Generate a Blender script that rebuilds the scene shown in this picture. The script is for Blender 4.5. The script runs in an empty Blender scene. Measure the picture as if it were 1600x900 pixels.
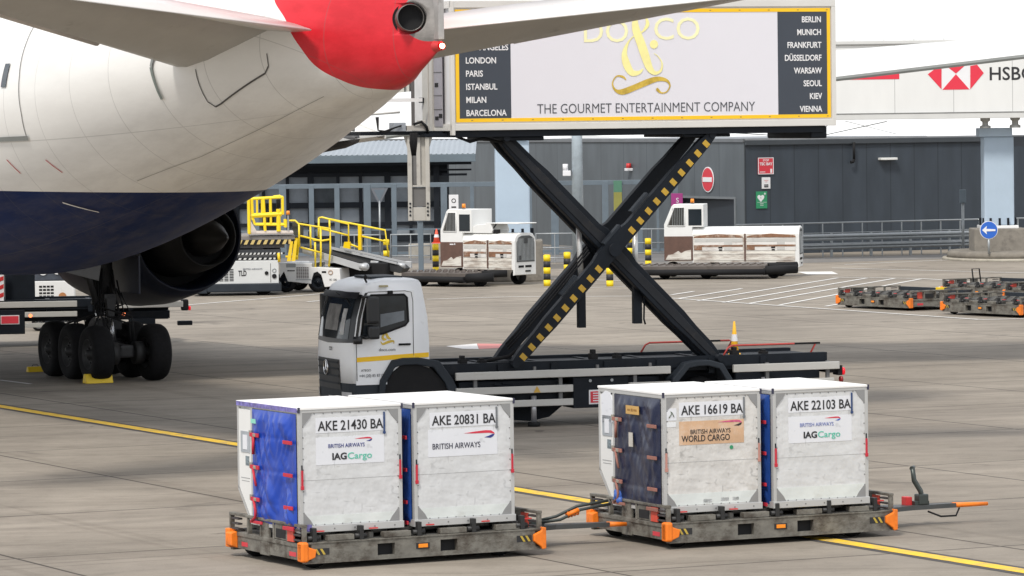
import bpy, bmesh, math, random
from mathutils import Vector, Matrix, noise
R = math.radians
random.seed(7)
scene = bpy.context.scene
COL = scene.collection

# ------------------------------------------------------------------ camera
F, PITCH, ROLL, CH = 6718.0, 0.0401, 0.0127, 6.05
cd = bpy.data.cameras.new('camera')
cam = bpy.data.objects.new('camera', cd); COL.objects.link(cam)
cd.sensor_width = 36.0; cd.lens = F / 1600 * 36.0
cd.clip_start = 1.0; cd.clip_end = 3000
cam.matrix_world = (Matrix.Translation((0, 0, CH)) @ Matrix.Rotation(math.pi/2 - PITCH, 4, 'X')
                    @ Matrix.Rotation(-ROLL, 4, 'Z'))
scene.camera = cam

# ------------------------------------------------------------------ light
SUN_EL, SUN_AZ = R(52), R(205)          # azimuth clockwise from +Y
w = bpy.data.worlds.new('World'); scene.world = w; w.use_nodes = True
nt = w.node_tree; N = nt.nodes; L = nt.links
bg = N['Background']; bg.inputs['Strength'].default_value = 0.105
sky = N.new('ShaderNodeTexSky'); sky.sky_type = 'NISHITA'; sky.sun_disc = False
sky.sun_elevation = SUN_EL; sky.sun_rotation = SUN_AZ
tc = N.new('ShaderNodeTexCoord')
nz = N.new('ShaderNodeTexNoise'); nz.inputs['Scale'].default_value = 3.0; nz.inputs['Detail'].default_value = 6
mp = N.new('ShaderNodeMapping'); mp.inputs['Scale'].default_value = (1, 1, 5)
L.new(tc.outputs['Generated'], mp.inputs[0]); L.new(mp.outputs[0], nz.inputs['Vector'])
cr = N.new('ShaderNodeValToRGB'); cr.color_ramp.elements[0].position = .30; cr.color_ramp.elements[0].color = (.55,.55,.55,1)
cr.color_ramp.elements[1].position = .62; cr.color_ramp.elements[1].color = (.96,.96,.96,1)
L.new(nz.outputs[0], cr.inputs[0])
mx = N.new('ShaderNodeMix'); mx.data_type = 'RGBA'
L.new(cr.outputs[0], mx.inputs['Factor']); L.new(sky.outputs[0], mx.inputs['A'])
mx.inputs['B'].default_value = (7.6, 7.75, 8.0, 1)
L.new(mx.outputs['Result'], bg.inputs['Color'])
sd = bpy.data.lights.new('sun', 'SUN'); sd.energy = 1.9; sd.angle = R(10); sd.color = (1, .95, .88)
sun = bpy.data.objects.new('sun', sd); COL.objects.link(sun)
sv = Vector((math.sin(SUN_AZ)*math.cos(SUN_EL), math.cos(SUN_AZ)*math.cos(SUN_EL), math.sin(SUN_EL)))
sun.rotation_euler = sv.to_track_quat('Z', 'Y').to_euler()
scene.view_settings.view_transform = 'Standard'
scene.view_settings.look = 'None'
scene.view_settings.exposure = 0.58
scene.view_settings.gamma = 1.0
scene.view_settings.use_curve_mapping = False

# ------------------------------------------------------------------ helpers
def ray(px, py):
    a, b = px-800, py-450
    c, s = math.cos(ROLL), math.sin(ROLL)
    x, y = a*c-b*s, a*s+b*c
    d = (x/F, 1, -y/F); c, s = math.cos(PITCH), math.sin(PITCH)
    return Vector((d[0], d[1]*c+d[2]*s, -d[1]*s+d[2]*c))
def G(px, py, h=0.0):
    r = ray(px, py); t = (h-CH)/r.z
    return Vector((0, 0, CH)) + r*t
def at(px, py, Y):
    r = ray(px, py); return Vector((0, 0, CH)) + r*(Y/r.y)

MATS = {}
def M(name, rgb, rough=.6, metal=0.0, var=.12, scale=1.5, dirt=0.0, dirtcol=(.10,.085,.07), bump=0.0, em=0.0, stretch=None, dscale=1.0, spec=.5, dent=0.0, scuff=0.0):
    if name in MATS: return MATS[name]
    m = bpy.data.materials.new(name); m.use_nodes = True
    nt = m.node_tree; n = nt.nodes; l = nt.links; b = n['Principled BSDF']
    b.inputs['Roughness'].default_value = rough; b.inputs['Metallic'].default_value = metal
    b.inputs['Specular IOR Level'].default_value = spec
    t = n.new('ShaderNodeTexCoord'); src = t.outputs['Object']
    if stretch:
        mp = n.new('ShaderNodeMapping'); mp.inputs['Scale'].default_value = stretch
        l.new(src, mp.inputs[0]); src = mp.outputs[0]
    z = n.new('ShaderNodeTexNoise'); z.inputs['Scale'].default_value = scale; z.inputs['Detail'].default_value = 8
    z.inputs['Roughness'].default_value = .65
    l.new(src, z.inputs['Vector'])
    r = n.new('ShaderNodeValToRGB'); r.color_ramp.elements[0].position = .3; r.color_ramp.elements[1].position = .7
    r.color_ramp.elements[0].color = tuple(c*(1-var) for c in rgb)+(1,)
    r.color_ramp.elements[1].color = tuple(min(1, c*(1+var)) for c in rgb)+(1,)
    l.new(z.outputs[0], r.inputs[0]); out = r.outputs[0]
    if dirt > 0:
        z2 = n.new('ShaderNodeTexNoise'); z2.inputs['Scale'].default_value = 2.3*dscale; z2.inputs['Detail'].default_value = 12
        z2.inputs['Roughness'].default_value = .72
        l.new(src, z2.inputs['Vector'])
        r2 = n.new('ShaderNodeValToRGB'); r2.color_ramp.elements[0].position = .66-.35*dirt; r2.color_ramp.elements[1].position = .80-.2*dirt
        r2.color_ramp.elements[0].color = (0,0,0,1); r2.color_ramp.elements[1].color = (min(1,.4+dirt),)*3+(1,)
        l.new(z2.outputs[0], r2.inputs[0])
        x = n.new('ShaderNodeMix'); x.data_type = 'RGBA'
        l.new(r2.outputs[0], x.inputs['Factor']); l.new(out, x.inputs['A']); x.inputs['B'].default_value = dirtcol+(1,)
        out = x.outputs['Result']
        rr = n.new('ShaderNodeMapRange'); rr.inputs['To Min'].default_value = rough; rr.inputs['To Max'].default_value = min(1, rough+.3)
        l.new(r2.outputs[0], rr.inputs['Value']); l.new(rr.outputs[0], b.inputs['Roughness'])
    if scuff > 0:       # fine scratches and rubbed marks
        for rot_, sc_, th_ in ((.5, (1,1,6), .67), (-.9, (5,1,1.2), .67), (1.3, (2,1,2), .66)):
            mq = n.new('ShaderNodeMapping'); mq.inputs['Scale'].default_value = sc_; mq.inputs['Rotation'].default_value = (0, rot_, 0); l.new(t.outputs['Object'], mq.inputs[0])
            z3 = n.new('ShaderNodeTexNoise'); z3.inputs['Scale'].default_value = 3.2; z3.inputs['Detail'].default_value = 7; l.new(mq.outputs[0], z3.inputs['Vector'])
            r3 = n.new('ShaderNodeValToRGB'); r3.color_ramp.elements[0].position = th_-.03; r3.color_ramp.elements[1].position = th_+.03
            r3.color_ramp.elements[0].color = (0,0,0,1); r3.color_ramp.elements[1].color = (scuff,)*3+(1,); l.new(z3.outputs[0], r3.inputs[0])
            x = n.new('ShaderNodeMix'); x.data_type = 'RGBA'; l.new(r3.outputs[0], x.inputs['Factor']); l.new(out, x.inputs['A']); x.inputs['B'].default_value = tuple(c*.42 for c in rgb)+(1,); out = x.outputs['Result']
    l.new(out, b.inputs['Base Color'])
    if dent > 0:
        z4 = n.new('ShaderNodeTexNoise'); z4.inputs['Scale'].default_value = 2.6; z4.inputs['Detail'].default_value = 3; l.new(t.outputs['Object'], z4.inputs['Vector'])
        bp = n.new('ShaderNodeBump'); bp.inputs['Strength'].default_value = dent; bp.inputs['Distance'].default_value = .06
        l.new(z4.outputs[0], bp.inputs['Height']); l.new(bp.outputs[0], b.inputs['Normal'])
    elif bump > 0:
        bp = n.new('ShaderNodeBump'); bp.inputs['Strength'].default_value = bump; bp.inputs['Distance'].default_value = .02
        l.new(z.outputs[0], bp.inputs['Height']); l.new(bp.outputs[0], b.inputs['Normal'])
    if em > 0:
        b.inputs['Emission Color'].default_value = rgb+(1,); b.inputs['Emission Strength'].default_value = em
    MATS[name] = m; return m

class MB:
    def __init__(s): s.bm = bmesh.new()
    def quad(s, *p):
        v = [s.bm.verts.new(q) for q in p]; s.bm.faces.new(v); return s
    def box(s, x0, x1, y0, y1, z0, z1, bev=0.0, M4=None):
        b = bmesh.new()
        vs = [b.verts.new((x, y, z)) for x in (x0, x1) for y in (y0, y1) for z in (z0, z1)]
        for f in ((0,1,3,2),(4,6,7,5),(0,4,5,1),(2,3,7,6),(0,2,6,4),(1,5,7,3)): b.faces.new([vs[i] for i in f])
        if bev > 0: bmesh.ops.bevel(b, geom=b.edges[:], offset=bev, segments=2, affect='EDGES', profile=.6)
        if M4: bmesh.ops.transform(b, matrix=M4, verts=b.verts)
        s._merge(b); return s
    def _merge(s, b):
        me = bpy.data.meshes.new('t'); b.to_mesh(me); b.free(); s.bm.from_mesh(me); bpy.data.meshes.remove(me)
    def cyl(s, p0, p1, r0, r1=None, n=16, cap=True):
        p0, p1 = Vector(p0), Vector(p1); r1 = r0 if r1 is None else r1
        q = (p1-p0).to_track_quat('Z', 'Y')
        A = []; B = []
        for i in range(n):
            a = 2*math.pi*i/n; d = q @ Vector((math.cos(a), math.sin(a), 0))
            A.append(s.bm.verts.new(p0+d*r0)); B.append(s.bm.verts.new(p1+d*r1))
        for i in range(n):
            j = (i+1) % n; f = s.bm.faces.new((A[i], A[j], B[j], B[i])); f.smooth = n > 8
        if cap: s.bm.faces.new(A[::-1]); s.bm.faces.new(B)
        return s
    def tube(s, pts, r, n=8):
        pts = [Vector(p) for p in pts]; prev = None
        for i, p in enumerate(pts):
            d = (pts[min(i+1, len(pts)-1)]-pts[max(i-1, 0)]).normalized()
            q = d.to_track_quat('Z', 'Y')
            ring = [s.bm.verts.new(p+(q @ Vector((math.cos(2*math.pi*k/n)*r, math.sin(2*math.pi*k/n)*r, 0)))) for k in range(n)]
            if prev:
                # align by nearest
                off = min(range(n), key=lambda o: sum((prev[k].co-ring[(k+o) % n].co).length for k in range(n)))
                ring = ring[off:]+ring[:off]
                for k in range(n):
                    f = s.bm.faces.new((prev[k], prev[(k+1) % n], ring[(k+1) % n], ring[k])); f.smooth = True
            else: s.bm.faces.new(ring[::-1])
            prev = ring
        s.bm.faces.new(prev); return s
    def prism(s, poly, axis, a, b):
        # poly: list of 2D; axis 'x','y','z': extruded along it
        def P(u, v, t): return {'x': (t, u, v), 'y': (u, t, v), 'z': (u, v, t)}[axis]
        A = [s.bm.verts.new(P(u, v, a)) for u, v in poly]; B = [s.bm.verts.new(P(u, v, b)) for u, v in poly]
        n = len(poly); s.bm.faces.new(A[::-1]); s.bm.faces.new(B)
        for i in range(n): s.bm.faces.new((A[i], A[(i+1) % n], B[(i+1) % n], B[i]))
        return s
    def loft(s, rings, cap=True, smooth=True, closed=True):
        V = [[s.bm.verts.new(p) for p in r] for r in rings]; n = len(V[0])
        for a, b in zip(V, V[1:]):
            for i in range(n if closed else n-1):
                j = (i+1) % n; f = s.bm.faces.new((a[i], a[j], b[j], b[i])); f.smooth = smooth
        if cap and closed: s.bm.faces.new(V[0][::-1]); s.bm.faces.new(V[-1])
        return s
    def torus(s, c, axis, R0, r, n=28, m=10):
        c = Vector(c); q = Vector(axis).to_track_quat('Z', 'Y'); rings = []
        for i in range(n+1):
            a = 2*math.pi*i/n
            rings.append([c+(q @ Vector(((R0+r*math.cos(b))*math.cos(a), (R0+r*math.cos(b))*math.sin(a), r*math.sin(b)))) for b in [2*math.pi*k/m for k in range(m)]])
        return s.loft(rings, cap=False)
    def lathe(s, c, axis, prof, n=32):
        # prof: (t along axis, radius)
        c = Vector(c); ax = Vector(axis).normalized(); q = ax.to_track_quat('Z', 'Y'); rings = []
        for t, r in prof:
            rings.append([c+ax*t+(q @ Vector((r*math.cos(2*math.pi*k/n), r*math.sin(2*math.pi*k/n), 0))) for k in range(n)])
        return s.loft(rings, cap=False)
    def sphere(s, c, r, n=12):
        return s.lathe(c, (0,0,1), [(-r*math.cos(math.pi*i/n), max(1e-3, r*math.sin(math.pi*i/n))) for i in range(n+1)], n=n*2)
    def build(s, name, mat, parent=None, bev=0.0, seg=2, split=True):
        bmesh.ops.recalc_face_normals(s.bm, faces=s.bm.faces)
        if split and parent is not None and len(s.bm.verts) < 6000:
            ps = pieces(s.bm)
            if 1 < len(ps) <= 16:        # far-apart pieces become parts of their own
                out = []
                for vs in ps:
                    b2 = MB(); mp_ = {v: b2.bm.verts.new(v.co) for v in vs}
                    for f in s.bm.faces:
                        if f.verts[0] in mp_:
                            g_ = b2.bm.faces.new([mp_[v] for v in f.verts]); g_.smooth = f.smooth
                    out.append(b2.build(name, mat, parent, bev, seg, split=False))
                s.bm.free(); return out[0]
        me = bpy.data.meshes.new(name); s.bm.to_mesh(me); s.bm.free()
        me.materials.append(mat)
        o = bpy.data.objects.new(name, me); COL.objects.link(o)
        if parent: o.parent = parent
        if bev > 0:
            md = o.modifiers.new('bevel', 'BEVEL'); md.width = bev; md.segments = seg; md.limit_method = 'ANGLE'; md.angle_limit = R(40)
        return o

def pieces(bm):
    bm.verts.index_update(); seen = set(); isl = []
    for v in bm.verts:
        if v in seen: continue
        st = [v]; seen.add(v); c = []
        while st:
            x = st.pop(); c.append(x)
            for e in x.link_edges:
                y = e.other_vert(x)
                if y not in seen: seen.add(y); st.append(y)
        isl.append(c)
    if len(isl) > 220: return [list(bm.verts)]
    bb = []
    for c in isl:
        lo = [min(v.co[k] for v in c) for k in range(3)]; hi = [max(v.co[k] for v in c) for k in range(3)]
        bb.append((lo, hi, max(hi[k]-lo[k] for k in range(3))))
    par = list(range(len(isl)))
    def fd(i):
        while par[i] != i: i = par[i]
        return i
    for i in range(len(isl)):
        for j in range(i+1, len(isl)):
            a, b = bb[i], bb[j]
            g = math.sqrt(sum(max(0, a[0][k]-b[1][k], b[0][k]-a[1][k])**2 for k in range(3)))
            if g <= max(.02, .5*max(a[2], b[2])): par[fd(i)] = fd(j)
    out = {}
    for i, c in enumerate(isl): out.setdefault(fd(i), []).extend(c)
    return list(out.values())
def absorb(dst, src):
    b = bmesh.new(); b.from_mesh(dst.data); n0 = len(b.faces); b.from_mesh(src.data); b.faces.ensure_lookup_table()
    k = len(dst.data.materials)
    for f in b.faces[n0:]: f.material_index = k
    dst.data.materials.append(src.data.materials[0]); b.to_mesh(dst.data); b.free(); bpy.data.objects.remove(src)
def tag(o, label=None, cat=None, group=None, kind=None):
    if label: o['label'] = label
    if cat: o['category'] = cat
    if group: o['group'] = group
    if kind: o['kind'] = kind
    return o
def thing(name, label, cat, loc=(0,0,0), rz=0, group=None):
    o = bpy.data.objects.new(name, None); COL.objects.link(o); o.empty_display_size = .3
    o.location = loc; o.rotation_euler = (0, 0, rz); return tag(o, label, cat, group)
def copy_tree(o, parent=None):
    c = o.copy(); COL.objects.link(c)
    if parent: c.parent = parent
    for ch in list(o.children): copy_tree(ch, c)
    return c
def text(name, s, size, mat, parent, loc, rot=(math.pi/2, 0, 0), align='LEFT', xs=1.0, bold=0.0, fit=None, shear=0.0):
    cu = bpy.data.curves.new('t', 'FONT'); cu.body = s; cu.size = size; cu.align_x = align; cu.offset = bold*size; cu.resolution_u = 3
    cu.extrude = 0.002; cu.shear = shear
    t = bpy.data.objects.new('t', cu); COL.objects.link(t)
    dg = bpy.context.evaluated_depsgraph_get(); dg.update()
    me = bpy.data.meshes.new_from_object(t.evaluated_get(dg)); bpy.data.objects.remove(t)
    if fit:
        xsv = [v.co.x for v in me.vertices]; wd = max(xsv)-min(xsv); xs = fit/wd
    for v in me.vertices: v.co.x *= xs
    me.materials.clear(); me.materials.append(mat)
    o = bpy.data.objects.new(name, me); COL.objects.link(o); o.parent = parent; o.location = loc; o.rotation_euler = rot
    return o
def lines3(mb, lst):
    pass

# common materials
white = M('white_paint', (.74,.74,.73), .35, var=.03, dirt=.18, dirtcol=(.35,.32,.28))
whitec = M('white_clean_paint', (.80,.80,.79), .3, var=.02)
black = M('black_rubber', (.012,.012,.013), .75, var=.2, dirt=.2, dirtcol=(.04,.035,.03), spec=.25)
navy = M('dark_navy_steel', (.007,.010,.015), .55, var=.25, dirt=.25, dirtcol=(.030,.028,.025), spec=.22, scale=3)
dgrey = M('dark_grey_plastic', (.022,.028,.036), .6, var=.15, spec=.3, dirt=.15, dirtcol=(.07,.065,.06))
alum = M('dull_aluminium', (.50,.49,.46), .5, .25, var=.06, dirt=.2, dirtcol=(.25,.22,.18), stretch=(1,1,4))
steel = M('galvanised_steel', (.34,.36,.37), .45, .4, var=.12, scale=6)
yellow = M('safety_yellow', (.82,.56,.02), .45, var=.06, dirt=.15)
orange = M('orange_plastic', (.86,.20,.01), .55, var=.15, scale=4, dirt=.30, dirtcol=(.3,.1,.03))
redp = M('red_paint', (.55,.03,.03), .45, var=.1, dirt=.1)
glass = M('dark_glass', (.02,.026,.032), .06, var=.3, scale=.6)
glassg = M('grey_glass', (.10,.12,.14), .08, var=.5, scale=.7)
txtblack = M('lettering_black', (.02,.02,.022), .6, var=.02)
txtwhite = M('lettering_white', (.8,.8,.8), .6, var=.02)
tyre = M('tyre_rubber', (.009,.009,.010), .85, var=.3, scale=12, bump=.2, spec=.2)
concrete = M('cast_concrete', (.33,.31,.27), .9, var=.18, scale=2, dirt=.25, dirtcol=(.13,.12,.10), bump=.3)
amber = M('amber_lens', (.9,.28,.02), .25, var=.02)
# ------------------------------------------------------------------ ground
def ground_mat():
    m = bpy.data.materials.new('concrete_apron'); m.use_nodes = True
    nt = m.node_tree; n = nt.nodes; l = nt.links; b = n['Principled BSDF']
    t = n.new('ShaderNodeTexCoord')
    rot = n.new('ShaderNodeMapping'); rot.vector_type = 'TEXTURE'; rot.inputs['Rotation'].default_value = (0, 0, R(26.5)); rot.inputs['Location'].default_value = (1.2, 2.1, 0)
    l.new(t.outputs['Object'], rot.inputs[0])
    def noise(scale, det, sc=None, src=None, rough=.6, dist=0):
        s = src or t.outputs['Object']
        if sc:
            mp = n.new('ShaderNodeMapping'); mp.inputs['Scale'].default_value = sc; l.new(s, mp.inputs[0]); s = mp.outputs[0]
        z = n.new('ShaderNodeTexNoise'); z.inputs['Scale'].default_value = scale; z.inputs['Detail'].default_value = det
        z.inputs['Roughness'].default_value = rough; z.inputs['Distortion'].default_value = dist; l.new(s, z.inputs['Vector']); return z.outputs[0]
    def ramp(v, p0, c0, p1, c1):
        r = n.new('ShaderNodeValToRGB'); e = r.color_ramp.elements
        e[0].position = p0; e[0].color = c0+(1,) if len(c0) == 3 else c0; e[1].position = p1; e[1].color = c1+(1,); l.new(v, r.inputs[0]); return r.outputs[0]
    def mul(a, bb, f=1.0):
        x = n.new('ShaderNodeMix'); x.data_type = 'RGBA'; x.blend_type = 'MULTIPLY'; x.inputs['Factor'].default_value = f
        l.new(a, x.inputs['A']); l.new(bb, x.inputs['B']); return x.outputs['Result']
    base = ramp(noise(.22, 9, (1, .55, 1)), .32, (.240,.207,.165), .68, (.350,.305,.247))
    # slab tone
    br = n.new('ShaderNodeTexBrick'); br.offset = 0; br.inputs['Scale'].default_value = 1.0
    br.inputs['Brick Width'].default_value = 6.1; br.inputs['Row Height'].default_value = 6.1
    br.inputs['Mortar Size'].default_value = .034; br.inputs['Mortar Smooth'].default_value = .3
    br.inputs['Color1'].default_value = (.93,.93,.93,1); br.inputs['Color2'].default_value = (1.0,1.0,1.0,1); br.inputs['Mortar'].default_value = (.22,.20,.185,1)
    l.new(rot.outputs[0], br.inputs['Vector'])
    c = mul(base, br.outputs['Color'])
    # broad wear, tyre polish streaks and oil
    c = mul(c, ramp(noise(.9, 8, (.10, .8, 1), None, .7, .4), .36, (.80,.79,.78), .56, (1,1,1)))
    c = mul(c, ramp(noise(.5, 6, (.07, 1.2, 1), rot.outputs[0], .6, .8), .34, (.66,.65,.65), .50, (1,1,1)), .45)
    c = mul(c, ramp(noise(1.6, 10, None, None, .75), .30, (.72,.71,.70), .52, (1,1,1)), .8)
    c = mul(c, ramp(noise(.35, 5, None, None, .5, 1.2), .27, (.45,.44,.43), .36, (1,1,1)), .8)
    c = mul(c, ramp(noise(28, 4), .3, (.86,.86,.86), .7, (1.0,1.0,1.0)))
    c = mul(c, ramp(noise(1.1, 3, (.8, .8, 1), None, .5, .6), .255, (.42,.40,.38), .275, (1,1,1)), .75)
    c = mul(c, ramp(noise(.8, 7, (.045, 2.4, 1), rot.outputs[0], .5, .25), .345, (.62,.60,.58), .375, (1,1,1)), .55)
    c = mul(c, ramp(noise(.55, 7, (1.6, .05, 1), rot.outputs[0], .5, .3), .335, (.72,.70,.68), .36, (1,1,1)), .45)
    l.new(c, b.inputs['Base Color']); b.inputs['Roughness'].default_value = .86
    bp = n.new('ShaderNodeBump'); bp.inputs['Strength'].default_value = .25; bp.inputs['Distance'].default_value = .01
    l.new(noise(14, 6), bp.inputs['Height']); l.new(bp.outputs[0], b.inputs['Normal'])
    return m
g = MB().quad((-900, 20, 0), (900, 20, 0), (900, 1800, 0), (-900, 1800, 0)).build('ground', ground_mat()); tag(g, kind='structure')
asph = M('service_road_asphalt', (.19,.178,.165), .9, var=.2, scale=.6, dirt=.2, dirtcol=(.1,.09,.08))
def strip(mb, pts, wd, z):
    P = [Vector(p) for p in pts]
    for a, b in zip(P, P[1:]):
        d = (b-a); d.z = 0; d.normalize(); nn = Vector((-d.y, d.x, 0))*wd/2
        mb.quad((a.x-nn.x, a.y-nn.y, z), (b.x-nn.x, b.y-nn.y, z), (b.x+nn.x, b.y+nn.y, z), (a.x+nn.x, a.y+nn.y, z))
    return mb
rd = MB(); a = Vector((6.5, 172.5, 0)); dr = Vector((.915, .403, 0))
strip(rd, [a-dr*3, a+dr*60], 5.0, .004); tag(rd.build('service_road', asph), kind='structure')
pad = MB(); strip(pad, [(-40, 196, 0), (8.5, 186, 0)], 22, .008); tag(pad.build('pavement', M('paving_dark', (.15,.145,.14), .9, var=.2, scale=.8)), kind='structure')
# yellow lead-in line with black borders
A0, A1 = G(0, 635), G(1600, 893); dd = (A1-A0).normalized()
def worn(name, rgb, wear):
    return M(name, rgb, .7, var=.10, scale=3, dirt=wear, dirtcol=(.24,.22,.19), dscale=1.4)
tag(strip(MB(), [A0-dd*40, A1+dd*12], .56, .004).build('marking_border', M('line_border_black', (.055,.05,.05), .8, var=.3, dirt=.3, dirtcol=(.2,.18,.16))), kind='structure')
tag(strip(MB(), [A0-dd*40, A1+dd*12], .30, .008).build('yellow_marking', worn('yellow_line_paint', (.78,.49,.02), .52)), kind='structure')
wl = MB()
W_ = [((1000,463),(1530,500)),((1300,433.5),(1440,435.8)),((1440,435.8),(1610,447)),((1049,461),(1084,455.7)),((1060,467),(1159,451.3)),
 ((1090,470.4),(1309,434.7)),((1130,473),(1354,434.9)),((1168,475),(1397.5,435.4)),((1218,477),(1439,436.2)),((1290,479),(1480,447)),
 ((1300,419),(1610,427)),((1320,413.8),(1490,406)),((280,478),(520,458)),((480,472),(512,469)),((667,468),(800,464)),((800,464),(1000,463)),((830,434),(1020,441)),
 ((700,420),(860,424)),((1530,500),(1610,498)),((850,452),(1000,447))]
for i, (a, b) in enumerate(W_): strip(wl, [G(*a), G(*b)], .13, .0125 if i > 2 else .0165)
tag(wl.build('white_markings', worn('white_line_paint', (.72,.71,.68), .34)), kind='structure')
def patch(pts, name, mat, z=.004):
    m = MB(); m.quad(*[(G(*p).x, G(*p).y, z) for p in pts]); tag(m.build(name, mat), kind='structure')
patch([(697,541),(722,545),(748,545.5),(745,537)], 'white_marking_arrow', worn('white_sign_paint', (.75,.72,.70), .15))
patch([(745.5,537),(748.5,545.5),(800,543),(812,538)], 'red_marking_arrow', worn('red_sign_paint', (.62,.22,.20), .2))
patch([(1300,424.5),(1310,428.5),(1262,429),(1245,425)], 'white_marking_patch', worn('white_line_paint', (.72,.71,.68), .34), .008)
wl2 = MB(); strip(wl2, [G(0,594), G(32,598), G(48,600)], .11, .004); tag(wl2.build('white_marking_thin', worn('white_line_paint', (.7,.7,.7), .3)), kind='structure')

# ------------------------------------------------------------------ terminal building
def panel_mat(name, rgb, step, lw=.025, var=.06):
    m = bpy.data.materials.new(name); m.use_nodes = True
    nt = m.node_tree; n = nt.nodes; l = nt.links; b = n['Principled BSDF']; b.inputs['Roughness'].default_value = .5
    t = n.new('ShaderNodeTexCoord'); sp = n.new('ShaderNodeSeparateXYZ'); l.new(t.outputs['Object'], sp.inputs[0])
    md = n.new('ShaderNodeMath'); md.operation = 'PINGPONG'; md.inputs[1].default_value = step/2; l.new(sp.outputs['X'], md.inputs[0])
    gt = n.new('ShaderNodeMath'); gt.operation = 'LESS_THAN'; gt.inputs[1].default_value = lw; l.new(md.outputs[0], gt.inputs[0])
    z = n.new('ShaderNodeTexNoise'); z.inputs['Scale'].default_value = .8; z.inputs['Detail'].default_value = 8
    mp = n.new('ShaderNodeMapping'); mp.inputs['Scale'].default_value = (2, 1, .5); l.new(t.outputs['Object'], mp.inputs[0]); l.new(mp.outputs[0], z.inputs[0])
    r = n.new('ShaderNodeValToRGB'); r.color_ramp.elements[0].position = .3; r.color_ramp.elements[1].position = .7
    r.color_ramp.elements[0].color = tuple(c*(1-var) for c in rgb)+(1,); r.color_ramp.elements[1].color = tuple(c*(1+var) for c in rgb)+(1,)
    l.new(z.outputs[0], r.inputs[0])
    x = n.new('ShaderNodeMix'); x.data_type = 'RGBA'; l.new(gt.outputs[0], x.inputs['Factor']); l.new(r.outputs[0], x.inputs['A']); x.inputs['B'].default_value = tuple(c*.62 for c in rgb)+(1,)
    l.new(x.outputs['Result'], b.inputs['Base Color']); return m
WALLM = panel_mat('dark_panel_cladding', (.040,.051,.065), 1.15, .025, .16)
WALLM2 = panel_mat('grey_panel_cladding', (.098,.113,.124), 2.3, .025, .14)
bl = thing('terminal_building', 'long low terminal building clad in dark grey panels with a roller door and flat roof', 'building', (10.0, 183.0, 0), R(22))
RH = 4.9
MB().box(0, 70, 0, 14, 0, RH-.25).build('wall', WALLM, bl)
ed = MB(); ed.box(-.02, 70, -.12, 14, RH-.25, RH-.03, .02); ed.build('roof_edge', M('dark_roof_trim', (.05,.058,.066), .4, var=.1), bl)
MB().box(-.02, 70, -.1, 14, RH-.03, RH+.03).build('roof', M('roof_capping', (.30,.31,.32), .4, .2), bl)
MB().prism([(.2,RH+.03),(14,RH+.05),(60,RH+2.0),(60,RH-.5),(14,RH-.1)], 'x', .3, 70).build('roof', M('white_roof_membrane', (.82,.82,.81), .6, var=.03), bl)
# return wing running back to the left (its own frame: local x along the wing)
wing2 = thing('terminal_wing', 'lighter grey return wing of the low building with a dark roller door', 'building', (9.95, 183.0, 0), R(22+90+3))
DQ0, DQ1, DH = 0.9, 6.3, 2.35
wm = MB(); wm.box(0, DQ0, -9, 0, 0, RH-.12); wm.box(DQ1, 75, -9, 0, 0, RH-.12); wm.box(DQ0, DQ1, -9, 0, DH, RH-.12)
wm.build('wall', WALLM2, wing2)
MB().box(-.0, 75, -9, .06, RH-.12, RH+.05, .02).build('roof_edge', M('grey_roof_trim', (.16,.17,.18), .4, .2), wing2)
MB().prism([(-.3,RH+.05),(-6,RH+.1),(-30,RH+2.0),(-30,RH-.3),(-6,RH-.1)], 'x', 20, 75).build('roof', M('white_roof_membrane', (.82,.82,.81), .6, var=.03), wing2)
rdm = MB()
for k in range(12): rdm.box(DQ0, DQ1, -.40, -.32, k*.2, k*.2+.17)
rdm.build('roller_door', M('roller_door_steel', (.035,.04,.046), .5, var=.2), wing2)
fr = MB(); fr.box(DQ0-.12, DQ0, -.3, .04, 0, DH+.1); fr.box(DQ1, DQ1+.12, -.3, .04, 0, DH+.1); fr.box(DQ0, DQ1, -.3, .04, DH, DH+.1)
fr.build('door_frame', M('grey_frame', (.17,.185,.195), .5), wing2)
dp = MB(); X_=5.05; dp.cyl((X_, -.2, 3.95), (X_, -.2, 4.72), .055); dp.tube([(X_,-.2,3.98),(X_-.04,-.2,3.88),(X_-.16,-.2,3.86)], .065)
dp.build('downpipe', black, bl)
dl = MB(); dl.box(6.3, 7.1, -.3, 0, 3.93, 4.03, .02); dl.build('wall_light', M('lamp_housing_white', (.75,.75,.72), .4), bl)
# wall signs on the terminal's dark wall. local x from px
def wall_sign(name, label, px0, px1, py0, py1, mat, draw=None, dep=.04):
    p = thing(name, label, 'sign'); c = at(px0, py1, 183.0)
    # position along the wall plane
    o = Vector((10.0, 183.0, 0)); u = Vector((math.cos(R(22)), math.sin(R(22)), 0)); nn = Vector((-u.y, u.x, 0))
    def onp(px, py):
        r = ray(px, py); t = ((o-Vector((0,0,CH))).dot(nn))/r.dot(nn); q = Vector((0,0,CH))+r*t; return (q-o).dot(u), q.z
    a = onp(px0, py1); b = onp(px1, py0)
    p.location = o+u*a[0]-nn*(dep+.005)+Vector((0,0,a[1])); p.rotation_euler = (0,0,R(22))
    W, H = b[0]-a[0], b[1]-a[1]
    MB().box(0, W, 0, dep, 0, H, .008).build('panel', mat, p)
    if draw: draw(p, W, H)
    return p
sred = M('sign_red', (.62,.04,.06), .5, var=.03); swhite = M('sign_white', (.75,.75,.76), .5, var=.02); sgreen = M('sign_green', (.03,.26,.12), .5, var=.05)
sblue = M('sign_blue', (.02,.12,.52), .5, var=.03)
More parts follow.
